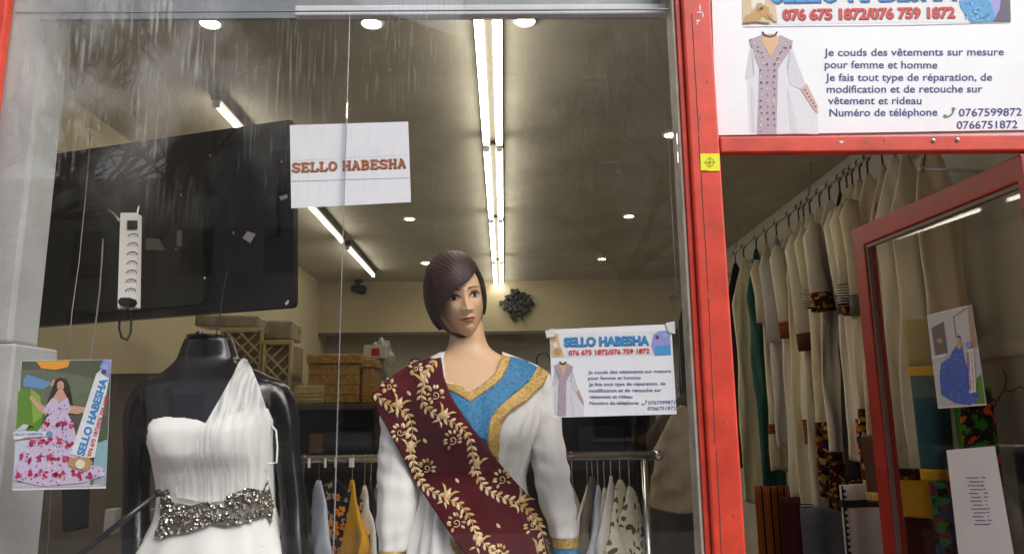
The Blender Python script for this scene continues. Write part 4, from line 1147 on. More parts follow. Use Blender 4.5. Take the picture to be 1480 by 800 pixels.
for k in range(950):
    x, y = rnd.uniform(218, 397), rnd.uniform(688, 780)
    if not inpoly(x, y, belt): continue
    r = rnd.uniform(1.2, 3.0); n_ = rnd.choice((4, 5, 6)); a0 = rnd.uniform(0, 6)
    h = bothb.ray_cast(CAM, ray(x, y))
    if h[0] is None: continue
    d = h[3] - 0.0165; e = r * rnd.uniform(.6, 1.6)
    base = [CAM + ray(x + r * math.cos(a0 + 2 * math.pi * j / n_), y + e * math.sin(a0 + 2 * math.pi * j / n_)) * (d - .001) for j in range(n_)]
    topi = [CAM + ray(x + .5 * r * math.cos(a0 + 2 * math.pi * j / n_), y + .5 * e * math.sin(a0 + 2 * math.pi * j / n_)) * (d - .005 - rnd.uniform(0, .002)) for j in range(n_)]
    js.rings([base, topi], rnd.choice((0, 0, 0, 1, 2)))
js.build('crystals', [mat('crystal', (.90, .89, .86), .12, metal=.7), mat('smoky crystal', (.30, .29, .27), .15, metal=.6), mat('gilt bead', lin((150, 134, 100)), .25, metal=.8)], blo)
# white ribbon loop and price tag under the arm
MB().tube([PY(391, 612, YM - .03), PY(399, 622, YM - .05), PY(401, 645, YM - .05), PY(400, 668, YM - .05), PY(388, 670, YM - .07)], 0.0028, 6).build('hanger_ribbon', m_white_cloth, gw, True)

# ---- mannequin with the wig
wm = root('mannequin', 'flesh toned female mannequin with a dark brown bob wig in the window centre', 'mannequin', (PY(690, 700, YM).x, YM, 0.06))
bt2 = [(446, 662, 688, .03, .04, .02), (468, 656, 698, .045, .05, .016), (486, 650, 701, .050, .057, .014), (499, 647, 706, .052, .059, .016), (511, 639, 720, .06, .066, .016), (522, 615, 752, .066, .072, .014), (532, 598, 775, .075, .08, .01), (545, 586, 790, .084, .086, .006),
       (565, 584, 790, .094, .09, 0), (600, 594, 782, .115, .088, -.004), (625, 600, 774, .122, .084, -.006), (655, 606, 764, .106, .08, 0), (690, 612, 754, .09, .08, .002), (720, 606, 758, .096, .09, .002), (780, 590, 778, .12, .115, 0), (900, 585, 785, .12, .12, 0)]
HC = PY(664, 430, YM - 0.005)                                        # centre of the head
HR = Matrix.Rotation(R(-10), 4, 'Y') @ Matrix.Rotation(R(12), 4, 'Z') @ Matrix.Rotation(R(9), 4, 'X')
RX, RY_, RZ = .0685, .094, .119
G = lambda x, s: math.exp(-(x / s) ** 2)
def headpt(th, ph, hair=0.0):
    # th: 0 at the crown .. pi at the chin; ph: 0 straight ahead (-y), positive to the viewer's right
    s, c = math.sin(th), math.cos(th)
    fx, fy = math.sin(ph), -math.cos(ph)
    z = RZ * c
    Z0 = z
    sx = s ** .92 if s > 0 else 0
    x = RX * sx * fx; y = RY_ * sx * fy
    t = max(0.0, -z / RZ)
    x *= 1 - .23 * t ** 1.8
    if fy > 0: y *= 1 - .45 * t ** 1.2
    front = max(0.0, -fy)
    if fy < 0:
        y = -abs(y) ** 1.0
        y *= (1 - .05 * G(x, .05))
        # fuller chin
        y -= .020 * G(z + .098, .024) * G(x, .028)
        y -= .010 * G(z + .060, .03) * G(x, .04)
        # forehead
        y -= .004 * G(z - .045, .03) * G(x, .045)
        z += .006
        # nose
        if -.045 < z < .03:
            k = (0.012 - z) / .042
            amp = .003 + .021 * max(0, min(1, k)) ** 1.3 if z > -.030 else .024 * max(0, 1 - (-.030 - z) / .011)
            y -= amp * G(x, .0062 + .0042 * max(0, min(1, k)))
        for sgn in (-1, 1):
            y -= .007 * G(x - sgn * .0115, .006) * G(z + .030, .007)          # nostril wings
            y += .0095 * G(x - sgn * .029, .014) * G(z - .007, .011)          # sockets
            y -= .0065 * G(x - sgn * .030, .0095) * G(z - .005, .0062)        # lids
            y -= .0035 * G(x - sgn * .030, .016) * G(z - .026, .007)          # brow
            y -= .005 * G(x - sgn * .040, .015) * G(z + .020, .016)           # cheekbone
            y += .003 * G(x - sgn * .038, .014) * G(z + .055, .018)
        # lips
        y -= .0062 * G(x, .017) * G(z + .0515, .0042) + .0072 * G(x, .015) * G(z + .0615, .0050)
        y += .0030 * G(x, .02) * G(z + .0562, .0016)
        y += .004 * G(x, .014) * G(z + .072, .005)
    return Vector((x, y, Z0))
def facemat(v):
    x, z = v.x, v.z + .006
    if v.y > -.04: return 0
    # lips: almond
    zc = z + .0565
    if abs(x) < .0225:
        e = 1 - (x / .0225) ** 2
        up = .0072 * e * (1 - .35 * G(x, .004)); lo = -.0092 * e
        if abs(zc) < .0009 * (.4 + e): return 2
        if lo < zc < up: return 1
    for sgn in (-1, 1):
        u = (x - sgn * .030) / .0185; w = z - .0055 - .0012 * sgn * u
        if abs(u) < 1:
            e = 1 - u * u
            if (x - sgn * .030) ** 2 + (w - .0008) ** 2 < .0056 ** 2 and -.0042 * e < w < .0056 * e: return 4
            if -.0042 * e < w < .0052 * e: return 3
            if .0052 * e <= w < .0086 * e + .0009: return 5
            if -.0056 * e < w <= -.0042 * e: return 6
        if abs(u) < 1.15 and .0052 * (1 - u * u) <= w < .0145 * max(0, 1 - (u / 1.15) ** 2): return 6
        uu = (x - sgn * .031) / .020
        if abs(uu) < 1 and abs(z - .0265 - .003 * (1 - uu * uu)) < .0019 * (1.1 - uu * sgn * .5): return 7
    return 0
NT, NP = 170, 200
hd = MB(); raw = []
for i in range(NT + 1):
    th = 0.02 + (math.pi - 0.04) * i / NT
    for j in range(NP):
        ph = -math.pi + 2 * math.pi * j / NP
        ph = ph - .35 * math.sin(ph)                                  # denser at the face
        raw.append(headpt(th, ph))
HMAT = Matrix.Translation(HC) @ HR
hd.v = [HMAT @ v for v in raw]
for i in range(NT):
    for j in range(NP):
        a = i * NP + j; b = i * NP + (j + 1) % NP
        hd.f.append((a, a + NP, b + NP, b))
        hd.mi.append(facemat((raw[a] + raw[b] + raw[a + NP] + raw[b + NP]) / 4))
hd.f.append(tuple(range(NP))); hd.mi.append(0)
bl2 = loft(bt2, YM, 110, 90, 2.2)
flesh = MB(); flesh.add(hd.v, hd.f); flesh.mi = hd.mi[:]
flesh.add(bl2.v, bl2.f)
flesh.build('body', [m_skin, m_lip, m_lipline, m_eyewhite, m_iris, m_lash, m_shadow, m_brow], wm, True)
# wig: the head's own surface grown outwards, open over the face
CR = lambda x, y: (600 + x / 5.333, 350 + y / 5.333)
face_open = [CR(*p) for p in ((476, 205), (440, 262), (400, 300), (335, 340), (295, 380), (262, 428), (222, 470), (190, 500), (182, 530), (196, 590), (218, 640), (262, 690), (320, 718), (370, 730), (460, 735), (512, 690), (532, 610), (545, 500), (536, 400), (520, 310), (500, 250))]
hair_out = [CR(*p) for p in ((0, -100), (0, 420), (60, 470), (108, 560), (178, 640), (262, 702), (345, 742), (400, 745), (470, 750), (520, 705), (548, 630), (640, 480), (640, -100))]
wig = MB(); wv = []
for i in range(NT + 1):
    th = 0.02 + (math.pi - 0.04) * i / NT
    for j in range(NP):
        ph = -math.pi + 2 * math.pi * j / NP; ph = ph - .35 * math.sin(ph)
        s, c = math.sin(th), math.cos(th)
        # a smooth skull, without the features of the face
        x = RX * s ** .92 * math.sin(ph); y = -RY_ * s ** .92 * math.cos(ph); z = RZ * c
        t = max(0.0, -z / RZ); x *= 1 - (.20 if x < 0 else .30) * t ** 1.6
        if y > 0: y *= 1 - .30 * t
        nrm_ = Vector((x / RX ** 2, y / RY_ ** 2, z / RZ ** 2)).normalized()
        g = .014
        if x < 0: g += .019 * min(1, -x / .05) * (1 - t * .5)
        else: g -= .005 * min(1, x / .05)
        if z > 0: g += .004 * c
        if t > .5: g *= 1 - (t - .5) * 1.0
        # strands
        an = math.atan2(x - .03, z + .03)
        g += .0004 * math.sin(an * 90 + 4 * math.sin(th * 3)) + .0004 * noise.noise(Vector((an * 24, th * 1.3, 0)))
        wv.append(HMAT @ (Vector((x, y, z)) + nrm_ * g))
for i in range(NT):
    for j in range(NP):
        a = i * NP + j; b = i * NP + (j + 1) % NP
        q = (wv[a] + wv[b] + wv[a + NP] + wv[b + NP]) / 4
        loc = HMAT.inverted() @ q
        pq = proj(q)
        if loc.y < 0.01 and (inpoly(*pq, face_open) or not inpoly(*pq, hair_out)): continue
        if loc.y > 0.01 and loc.z < -.085: continue
        wig.f.append((a, a + NP, b + NP, b)); wig.mi.append(0)
wig.f.append(tuple(range(NP))); wig.mi.append(0)
used = sorted({i for f in wig.f for i in f}); mp_ = {k: i for i, k in enumerate(used)}
wig.v = [wv[i] for i in used]; wig.f = [tuple(mp_[i] for i in f) for f in wig.f]
m_hair = mat('brown wig hair', lin((66, 38, 34)), .48, col2=lin((36, 20, 20)), vscale=34, spec=.35, bump=.3, bscale=70, stretch=(5, 5, .35))
wo_ = wig.build('wig', m_hair, wm, True)
solid(wo_, 0.006, -1)

# white dress of that mannequin
dr = root('embroidered_dress', 'white long sleeved dress with blue and gold neckline on the wigged mannequin', 'dress', (PY(690, 700, YM).x, YM - .03, 0.06))
op = [(650, 470), (641, 516), (644, 552), (664, 556), (680, 567), (696, 556), (715, 541), (724, 526), (727, 512), (720, 470)]
def dfold(th, t, py):
    a = 0.004 * noise.noise(Vector((math.cos(th) * 7, math.sin(th) * 7, py * .025)))
    if 590 < py: a += .0032 * math.sin(26 * th + .4 * math.sin(py * .03)) * min(1, (py - 590) / 30) * (1 if math.sin(th) < 0 else .4)
    return a
dt_ = [q for q in bt2 if q[0] >= 512]
dt_ = [(510, 640, 722, .064, .07, .016)] + dt_[1:-2]
db_ = loft(dt_, YM, 170, 220, 2.2, dfold, cap=False, grow=.008)
dk_ = MB(); dk_.v = db_.v
for f in db_.f:
    c = sum((db_.v[i] for i in f), Vector()) / len(f)
    if inpoly(*proj(c), op): continue
    dk_.f.append(f); dk_.mi.append(0)
solid(dk_.build('bodice', m_white_cloth, dr, True), 0.003, -1)
skt2 = [(700, 606, 758, .106, .10, 0), (730, 600, 764, .118, .115, 0), (770, 590, 776, .145, .14, 0), (820, 578, 792, .17, .17, 0), (900, 555, 815, .20, .20, 0), (1050, 520, 850, .24, .24, 0), (1200, 480, 880, .27, .27, 0)]
def sk2(th, t, py):
    a = min(1, (py - 700) / 60.0)
    return a * (.009 * math.sin(24 * th + .8 * math.sin(py * .01)) + .006 * math.sin(9 * th + 1) + .003 * noise.noise(Vector((math.cos(th) * 12, math.sin(th) * 12, py * .02))))
s2 = loft(skt2, YM, 90, 260, 2.1, sk2, cap=False)
for v in s2.v: v.z = max(v.z, .065)
solid(s2.build('skirt', m_white_cloth, dr, True), 0.003, -1)
def sleeve(secs, Y, seed):
    def d(th, t, py):
        w_ = math.sin(th - .5 * math.sin(py * .03)); return .006 * noise.noise(Vector((math.cos(th) * 1.5 + seed, math.sin(th) * 1.5, py * .03))) + .0028 * math.sin(py * .21 + 2.6 * w_ + seed) * (.25 + abs(noise.noise(Vector((py * .018, seed, w_)))))
    return loft(secs, Y, 90, 60, 2.1, d)
sl1 = [(545, 578, 602, .03, .03, .0), (556, 560, 606, .05, .055, .0), (580, 553, 610, .062, .065, .0), (620, 550, 612, .064, .066, -.005), (680, 549, 610, .062, .064, -.02), (740, 549, 608, .058, .058, -.045), (788, 554, 594, .044, .042, -.065)]
sr1 = [(533, 758, 782, .03, .03, .0), (545, 754, 798, .05, .055, .0), (570, 756, 806, .062, .065, .0), (620, 764, 812, .064, .066, -.005), (680, 770, 820, .062, .064, -.02), (730, 782, 828, .054, .056, -.045), (770, 795, 832, .042, .042, -.06)]
SA, SB = sleeve(sl1, YM, 1.0), sleeve(sr1, YM, 5.0)
SA.build('sleeve', m_white_cloth, dr, True); SB.build('sleeve', m_white_cloth, dr, True)
for secs, mm, nm in (([(787, 553, 593, .046, .044, -.066), (812, 555, 590, .044, .042, -.07)], m_trim, 'gold_cuff'), ([(812.5, 556, 589, .043, .041, -.07), (850, 558, 586, .04, .04, -.08)], m_blue, 'blue_cuff'),
                     ([(768, 796, 833, .044, .044, -.06), (784, 797, 833, .043, .043, -.065)], m_trim, 'gold_cuff'), ([(784.5, 797, 833, .042, .042, -.065), (850, 799, 833, .04, .04, -.08)], m_blue, 'blue_cuff')):
    loft(secs, YM, 8, 40).build(nm, mm, dr, True)
dall = MB(); dall.add(db_.v, db_.f); dall.add(s2.v, s2.f); dall.add(SA.v, SA.f); dall.add(SB.v, SB.f); dallb = dall.bvh()
K = lambda *pts: [(520 + x / 2.668, 500 + y / 2.668) for x, y in pts]
blu = drape(K((556, 36), (600, 42), (645, 56), (692, 84), (650, 140), (590, 190), (532, 240), (503, 290), (495, 372), (460, 350), (400, 310), (345, 240), (318, 150), (330, 150), (385, 165), (425, 200), (500, 150), (545, 95)), dallb, .015, 4, 3)
solid(blu.build('blue_yoke', m_blue, dr, True), 0.002, -1)
gt = drape(K((548, 32), (582, 40), (572, 80), (548, 125), (500, 165), (425, 214), (370, 180), (322, 168), (322, 138), (385, 148), (425, 176), (470, 148), (520, 106), (540, 70)), dallb, .018, 4, 3)
solid(gt.build('neckline_trim', m_trim, dr, True), 0.002, -1)
gt = drape(K((688, 74), (730, 104), (712, 145), (650, 205), (585, 248), (548, 290), (540, 340), (536, 440), (505, 420), (490, 370), (500, 290), (530, 238), (590, 188), (652, 138)), dallb, .018, 4, 3)
solid(gt.build('chest_trim', m_trim, dr, True), 0.002, -1)
gt = drape(K((345, 735), (375, 755), (420, 815), (380, 815), (350, 770)), dallb, .005, 4, 2)
gt.build('hem_trim', m_trim, dr, True)

# burgundy sash over the shoulder
sa_poly = [(637, 516), (620, 519), (600, 525), (578, 537), (556, 553), (538, 567), (537, 575), (545, 592), (556, 612), (575, 648), (592, 680), (607, 706), (630, 740), (652, 772), (676, 806), (700, 840), (812, 840), (800, 815), (790, 790), (786, 760), (779, 735), (765, 717), (742, 692), (718, 664), (692, 630), (670, 600), (652, 572), (642, 545)]
def sj(x, y):
    w = (x - 640) * .62 - (y - 620) * .38
    k_ = max(0, min(1, (y - 680) / 60.0))
    return .03 * k_ * k_ * (3 - 2 * k_) + .0045 * math.sin(w * .055) + .0022 * math.sin(w * .13 + x * .01) + .004 * noise.noise(Vector((x * .02, y * .02, 3)))
sash = drape(sa_poly, dallb, .022, 5, 12, jitter=sj)
shb = sash.bvh()
sh = root('sash', 'burgundy velvet sash with gold floral embroidery across the wigged mannequin', 'sash', (PY(680, 700, YM).x, YM - .12, 0.9))
so_ = sash.build('cloth', m_velvet, sh, True); solid(so_, 0.004, -1)
# over the shoulder and down the back
bk = MB(); rows_ = []
for k in range(9):
    t = k / 8; yy = YM - .03 + .15 * t
    drop = 60 * t * t
    rows_.append([PY(538 + (637 - 538) * j / 10 + 4 * t, 569 - (569 - 516) * math.sin(j / 10 * math.pi / 2) ** .9 - 7 * math.sin(t * math.pi) + drop, yy) for j in range(11)])
bk.rings(rows_, 0, False, False)
solid(bk.build('shoulder_fold', m_velvet, sh, True), 0.004, -1)
emb = MB()
def leaf(x, y, a, L, w, mi):
    ca, sa = math.cos(a), math.sin(a)
    small([(x + ca * u - sa * v, y + sa * u + ca * v) for u, v in ((0, 0), (L * .3, w * .45), (L * .65, w * .5), (L, 0), (L * .65, -w * .4), (L * .3, -w * .35))], shb, .002, emb, mi)
def stroke(pts, w, mi):
    for (x0, y0), (x1, y1) in zip(pts[:-1], pts[1:]):
        L = math.hypot(x1 - x0, y1 - y0) or 1; nx, ny = -(y1 - y0) / L * w / 2, (x1 - x0) / L * w / 2
        small([(x0 + nx, y0 + ny), (x1 + nx, y1 + ny), (x1 - nx, y1 - ny), (x0 - nx, y0 - ny)], shb, .0018, emb, mi)
def resample(pts, step):
    P_ = [Vector(p) for p in pts]; n_ = len(P_); out = []
    dense = [Vector((pchip(list(range(n_)), [p.x for p in P_], t / 20), pchip(list(range(n_)), [p.y for p in P_], t / 20))) for t in range(20 * (n_ - 1) + 1)]
    acc = 0; out = [dense[0]]
    for a, b in zip(dense[:-1], dense[1:]):
        acc += (b - a).length
        if acc >= step: out.append(b); acc = 0
    return out
rnd = random.Random(31)
vines = [K((295, 55), (262, 100), (240, 150), (238, 200), (268, 248), (330, 280), (400, 320), (430, 380), (440, 450), (460, 515), (520, 570), (600, 600), (660, 640), (698, 700), (716, 790), (740, 870)),
         K((58, 185), (100, 220), (150, 240), (188, 270), (203, 330), (196, 400), (215, 480), (250, 540), (320, 580), (385, 610), (428, 670), (460, 740), (520, 790), (580, 830))]
for v in vines:
    pts = resample(v, 9.0)
    stroke([(p.x, p.y) for p in pts], 1.3, 0)
    for i in range(len(pts) - 1):
        d = pts[i + 1] - pts[i]; a = math.atan2(d.y, d.x)
        for sg_ in (-1, 1):
            leaf(pts[i].x + rnd.uniform(-.5, .5), pts[i].y + rnd.uniform(-.5, .5), a + sg_ * rnd.uniform(.6, .9), rnd.uniform(9.5, 12), rnd.uniform(4.4, 5.6), rnd.choice((0, 1, 1)))
def lily(x, y, s, a):
    ca, sa = math.cos(a), math.sin(a)
    T = lambda pts: [(x + s * (ca * u - sa * v), y + s * (sa * u + ca * v)) for u, v in pts]
    for m_ in (1, -1):
        for pts in ([(-5, 0), (2, 4.6), (7, 6.2), (9, 4), (4, 0)], [(6, 6.2), (11, 9), (17, 15), (15, 8), (9, 3.5)]):
            small(T([(u, v * m_) for u, v in pts]), shb, .0024, emb, 0)
        small(T([(u, v * m_) for u, v in ((-6, 1), (-9, 6), (-15, 8), (-10, 2))]), shb, .0022, emb, 1)
    small(T([(1, -2.2), (8, -3.4), (16, 0), (8, 3.4), (1, 2.2)]), shb, .003, emb, 1)
for p, a in zip(K((247, 135), (318, 272), (448, 462), (618, 600), (145, 232), (195, 402), (332, 582), (455, 757), (690, 790)), (-1.9, -1.0, -1.3, -.9, -1.1, -1.5, -1.1, -1.2, -1.3)):
    lily(p[0], p[1], 1.0, a)
def scroll(x, y, s, f):
    pts = [(x + s * (1.2 + .75 * t * 7) * math.cos(t * 7.5 * f + 1), y + s * (1.2 + .75 * t * 7) * math.sin(t * 7.5 * f + 1)) for t in [k / 14 for k in range(15)]]
    stroke(pts, 1.5, 1)
    for k in range(9):
        a = 2 * math.pi * k / 9 * .8 + 2.2; r = s * 9
        leaf(x + r * math.cos(a) * .8, y + r * math.sin(a), a + rnd.uniform(-.7, .5), 7.5, 4.6, rnd.choice((0, 1)))
for p, s, f in zip(K((292, 188), (358, 362), (548, 512), (668, 690), (155, 332), (258, 470), (372, 680), (540, 800)), (.95, 1.0, .95, 1.0, .9, .9, 1.0, 1.0), (1, 1, 1, 1, -1, 1, 1, 1)): scroll(p[0], p[1], s, f)
for p, s in zip(K((112, 155), (215, 85)), (.7, .6)): scroll(p[0], p[1], s, 1)
for p in K((252, 365), (376, 518), (535, 692), (190, 182)): leaf(p[0] - 3, p[1] - 4, .9, 9, 5, 1)
emb.build('embroidery', [m_goldthread, m_goldthread2], so_, False)

# ================================================================== 7. hung garments
def garment(name, label, cat, hook, ang, w, length, m, seed, bands=(), sleeves=0.0, cuff=None, group=None, sh=.19, hook_r=.0022, hook_m=None, th=.028, wood=False, fold=.024, top=.012, flare=1.1, front=None, drop=.075):
    """hook: the point on the rail; ang: direction of the hanger bar in plan"""
    hook = Vector(hook); ca, sa = math.cos(ang), math.sin(ang)
    t = root(name, label, cat, (hook.x, hook.y, hook.z - drop - length), group)
    rnd = random.Random(seed)
    W_ = lambda x, y, z: Vector((hook.x + x * ca - y * sa, hook.y + x * sa + y * ca, hook.z + z))
    hk = MB()
    r = .016
    hk.tube([W_(r * math.cos(a) - 0, 0, -r + .004 + r * math.sin(a)) for a in (R(-10), R(30), R(70), R(110), R(150), R(180))] if False else [W_(-.016, 0, -.02), W_(-.012, 0, -.002), W_(0, 0, .006), W_(.014, 0, -.002), W_(.013, 0, -.02), W_(0, 0, -.034), W_(0, 0, -drop)], hook_r, 6)
    hk.tube([W_(-w * .35, 0, -drop - sh * .86), W_(-w * .18, 0, -drop - sh * .48), W_(0, 0, -drop - .012), W_(w * .18, 0, -drop - sh * .48), W_(w * .35, 0, -drop - sh * .86)], .007 if wood else .004, 6)
    hk.build('hanger', m_wood if wood else (hook_m or m_black), t, True)
    p1, p2, p3 = rnd.uniform(0, 6), rnd.uniform(0, 6), rnd.uniform(0, 6); f1, f2 = rnd.uniform(34, 52), rnd.uniform(14, 22)
    def shell(s0, s1, rows, grow, n=72):
        rs = []
        for k in range(rows):
            s = s0 + (s1 - s0) * k / (rows - 1); z = -s * length
            sh_ = sh / length
            if s < sh_:
                q = s / sh_; hw = top + (w * .47 - top) * q ** .9; tk = th * (.12 + .73 * q)
            else:
                q = (s - sh_) / (1 - sh_); hw = w * .47 * (1 - .12 * math.sin(min(1, q * 2.2) * math.pi) + (flare - 1) * q ** 1.3); tk = th * (.85 + .35 * q)
            am = fold * min(1, s * 3) * min(1, .1 + s / sh_)
            ring = []
            for j in range(n):
                a = 2 * math.pi * j / n; x = hw * math.cos(a); y = tk * math.sin(a)
                u = x / (w * .5)
                dy = am * (math.sin(f1 * x * (1 - .25 * s) + p1 + s * 2.6 + 1.5 * noise.noise(Vector((x * 6, s * 4, seed)))) * .9 + .8 * math.sin(f2 * x + p2 - s * 3)) * (.6 + .8 * abs(noise.noise(Vector((x * 5, s * 3, seed + 9))))) + .012 * noise.noise(Vector((u * 3 + seed, s * 7, 1)))
                sg = 1 if math.sin(a) > 0 else -1
                ring.append(W_(x + grow * math.cos(a) + .004 * math.sin(s * 14 + p3), y + dy + grow * sg, z - drop - (.02 * math.sin(f2 * x + p1) * q if s > .97 else 0)))
            rs.append(ring)
        return MB().rings(rs, 0, True)
    shell(0, 1, 46, 0).build('cloth', m, t, True)
    for (s0, s1, bm2) in bands:
        shell(s0, s1, 8, .003).build('border_band', bm2, t, True)
    if front:                                                     # a woven band down the front
        fm, fw, f0, f1_ = front
        q = MB(); rs = []
        for k in range(20):
            s = f0 + (f1_ - f0) * k / 19; z = -s * length - drop
            rs.append([W_(x, -(th * 1.2 + fold * 1.9 + .006) * (1 if abs(x) < fw * .4 else .97), z) for x in (-fw / 2, -fw / 4, 0, fw / 4, fw / 2)])
        q.rings(rs, 0, False, False); solid(q.build('front_band', fm, t, True), .003, -1)
    if sleeves:
        for sx in (-1, 1):
            pts = [W_(sx * w * .34, 0, -drop - .13), W_(sx * w * .46, -.015, -drop - .22), W_(sx * w * .47, -.04 + rnd.uniform(-.01, .01), -drop - .2 - sleeves * .5), W_(sx * w * (.44 + rnd.uniform(-.08, .06)), -.055, -drop - .2 - sleeves)]
            MB().tube(pts, [.03, .05, .046, .06], 18, flat=.42).build('sleeve', m, t, True)
            if cuff:
                e = pts[-1] - pts[-2]; e.normalize()
                MB().tube([pts[-1] - e * .02, pts[-1] + e * .075], [.0615, .066], 18, flat=.45).build('cuff', cuff, t, True)
    return t

# --- the rod along the right wall
XR = 1.78
def rod(px):
    """point of the right wall rod under a photo column"""
    y_lo = 30.0
    d = None
    for it in range(60):
        p = PX(px, 300, XR); break
    # the rod is level: find the row that gives its height
    lo, hi = 0.0, 700.0
    for it in range(50):
        mid = (lo + hi) / 2; p = PX(px, mid, XR)
        if p.z > ROD: lo = mid
        else: hi = mid
    return p
ROD = PX(1120, 322, XR).z
ra, rb = Vector((XR, 2.0 - 1.2, ROD)), Vector((XR, BACK - .1, ROD))
rl = root('clothes_rail', 'long wooden clothes rail under the ceiling along the right wall', 'rail', (XR, 3.5, ROD))
MB().tube([(XR, 0.5, ROD), (XR, BACK - .02, ROD)], .012, 10).build('rod', mat('painted rod', (.45, .42, .36), .5, var=.2), rl, True)
for y in (1.0, 2.4, 3.8, 5.2):
    MB().tube([(XR, y, ROD + .008), (XR + .03, y, CEIL - .001)], .007, 8).build('bracket', m_greyalu, rl)
gR = 'dresses hanging from the rail along the right wall'
# (photo column of hook, width, length, material, label, options)
GW = [
 (992, .42, 1.5, m_black_matt, 'dark garment at the far end of the wall rail, seen through the main window', {}),
 (1062, .40, 1.5, m_black_matt, 'black garment on the wall rail, close beside the red post', {}),
 (1074, .38, 1.75, m_cream, 'narrow cream dress on the wall rail between a black garment and a teal one', {}),
 (1092, .36, 1.62, m_teal, 'long teal satin dress on the wall rail', {'fold': .026}),
 (1121, .40, 1.35, m_lilac, 'pale lilac white dress hanging right of the teal dress', {'sleeves': .5}),
 (1139, .42, 1.62, m_cream2, 'ivory dress with a brown striped cuff right of the pale lilac dress', {'sleeves': .42, 'cuff': pat_brown}),
 (1153, .42, 1.70, m_cream, 'cream pleated dress with a dark hem fringe, longest of the middle dresses', {'bands': ((.96, 1.0, pat_stripe),), 'fold': .028}),
 (1169, .42, 1.66, m_cream2, 'ivory dress with wine coloured cuffs on the wall rail', {'sleeves': .52, 'cuff': mat('wine cloth', lin((84, 28, 30)), .85)}),
 (1183, .42, 1.6, m_cream, 'cream dress with black and white striped cuffs', {'sleeves': .30, 'cuff': pat_stripe, 'bands': ((.74, .99, pat_geo),)}),
 (1197, .44, 1.62, m_cream2, 'ivory dress with a dark woven band down its front', {'sleeves': .34, 'cuff': pat_dark, 'front': (pat_dark, .09, .2, .8), 'bands': ((.82, 1.0, pat_dark),)}),
 (1106, .36, 1.5, m_cream, 'cream dress with a wine stripe between the teal and the pale lilac dress', {'bands': ((.80, .84, pat_brown),), 'sleeves': .35}),
 (1160, .38, 1.3, m_cream2, 'short ivory tunic with a brown hem between the cream dresses', {'bands': ((.9, 1.0, pat_brown),), 'sleeves': .3, 'cuff': pat_dark}),
 (1222, .38, 1.35, m_cream2, 'short ivory tunic with a black cuff beside the dark garment', {'sleeves': .38, 'cuff': m_dark}),
 (1241, .40, 1.6, m_cream, 'cream dress with a geometric lower border near the door frame', {'bands': ((.70, .9, pat_geo),), 'sleeves': .36, 'cuff': pat_stripe}),
 (1291, .40, 1.7, m_cream2, 'ivory dress between the door frame corner and the wide ivory dress', {}),
 (1212, .40, 1.45, m_black_matt, 'dark garment squeezed between two ivory dresses on the wall rail', {}),
 (1230, .42, 1.62, m_cream2, 'ivory dress with a red geometric lower border', {'sleeves': .4, 'cuff': pat_dark, 'bands': ((.72, .93, pat_red),)}),
 (1252, .42, 1.68, m_cream, 'cream dress just left of the door frame with a dark cuff', {'sleeves': .42, 'cuff': m_dark}),
 (1273, .42, 1.7, m_cream, 'cream dress hanging right above the corner of the door frame', {}),
 (1306, .38, 1.75, m_cream2, 'wide ivory dress hanging above the open door', {'fold': .026}),
 (1338, .34, 1.75, m_cream, 'cream dress nearest the street on the wall rail', {'fold': .026}),
]
for i, (px, w, L, m, lb, opt) in enumerate(GW):
    p = rod(px); rnd = random.Random(100 + i)
    garment('hanging_dress', lb, 'dress', (p.x, p.y, p.z + .008), rnd.uniform(-.15, .35), w * (.60 if px < 1290 else .74), L, m, 100 + i, group=gR, sh=.34, hook_r=.005, drop=.095, **opt)

# --- cloths stacked and hung below and beside
def cloth_panel(name, label, cat, px, X, z1, z0, w, m, seed, bands=(), ang=0.0, group=None, fold=.01):
    """a length of cloth folded over a peg, hanging down the right wall"""
    rnd = random.Random(seed); p = PX(px, 600, X)
    t = root(name, label, cat, (p.x, p.y, z0), group)
    ca, sa = math.cos(ang), math.sin(ang); p1, p2 = rnd.uniform(0, 6), rnd.uniform(0, 6)
    def shell(a, b, rows, g):
        rs = []
        for k in range(rows):
            s = a + (b - a) * k / (rows - 1); z = z1 + (z0 - z1) * s
            ring = []
            for j in range(48):
                th_ = 2 * math.pi * j / 48; x = w / 2 * math.cos(th_); y = .03 * math.sin(th_)
                y += fold * math.sin(40 * x + p1 + s) + .5 * fold * math.sin(17 * x + p2)
                x += g * math.cos(th_); y += g * (1 if math.sin(th_) > 0 else -1)
                ring.append((p.x + x * ca - y * sa, p.y + x * sa + y * ca, z))
            rs.append(ring)
        return MB().rings(rs, 0, True)
    shell(0, 1, 24, 0).build('cloth', m, t, True)
    for s0, s1, b in bands: shell(s0, s1, 6, .003).build('border_band', b, t, True)
    return t
zz = lambda px, py, X: PX(px, py, X).z
gC = 'folded cloths hanging low along the right wall'
cloth_panel('hanging_cloth', 'orange brown striped cloth low under the cream dresses', 'cloth', 1118, 1.70, zz(1118, 700, 1.7), .2, .30, pat_stripes, 1, group=gC)
cloth_panel('hanging_cloth', 'dark red cloth low beside the orange striped cloth', 'cloth', 1150, 1.68, zz(1150, 715, 1.68), .2, .26, mat('dark red cloth', lin((72, 16, 22)), .85, var=.2), 2, group=gC)
cloth_panel('hanging_cloth', 'dark grey blue cloth low beside the white zigzag cloth', 'cloth', 1185, 1.66, zz(1185, 730, 1.66), .2, .28, m_bluegrey, 3, group=gC)
zc = cloth_panel('hanging_cloth', 'white cloth with black zigzag edging beside the door frame', 'cloth', 1238, 1.60, zz(1238, 698, 1.6), .2, .22, m_lilac, 4, bands=((.06, .09, m_black_matt), (.28, .31, m_black_matt)), group=gC)
tz = MB(); zx = PX(1238, 600, 1.60)
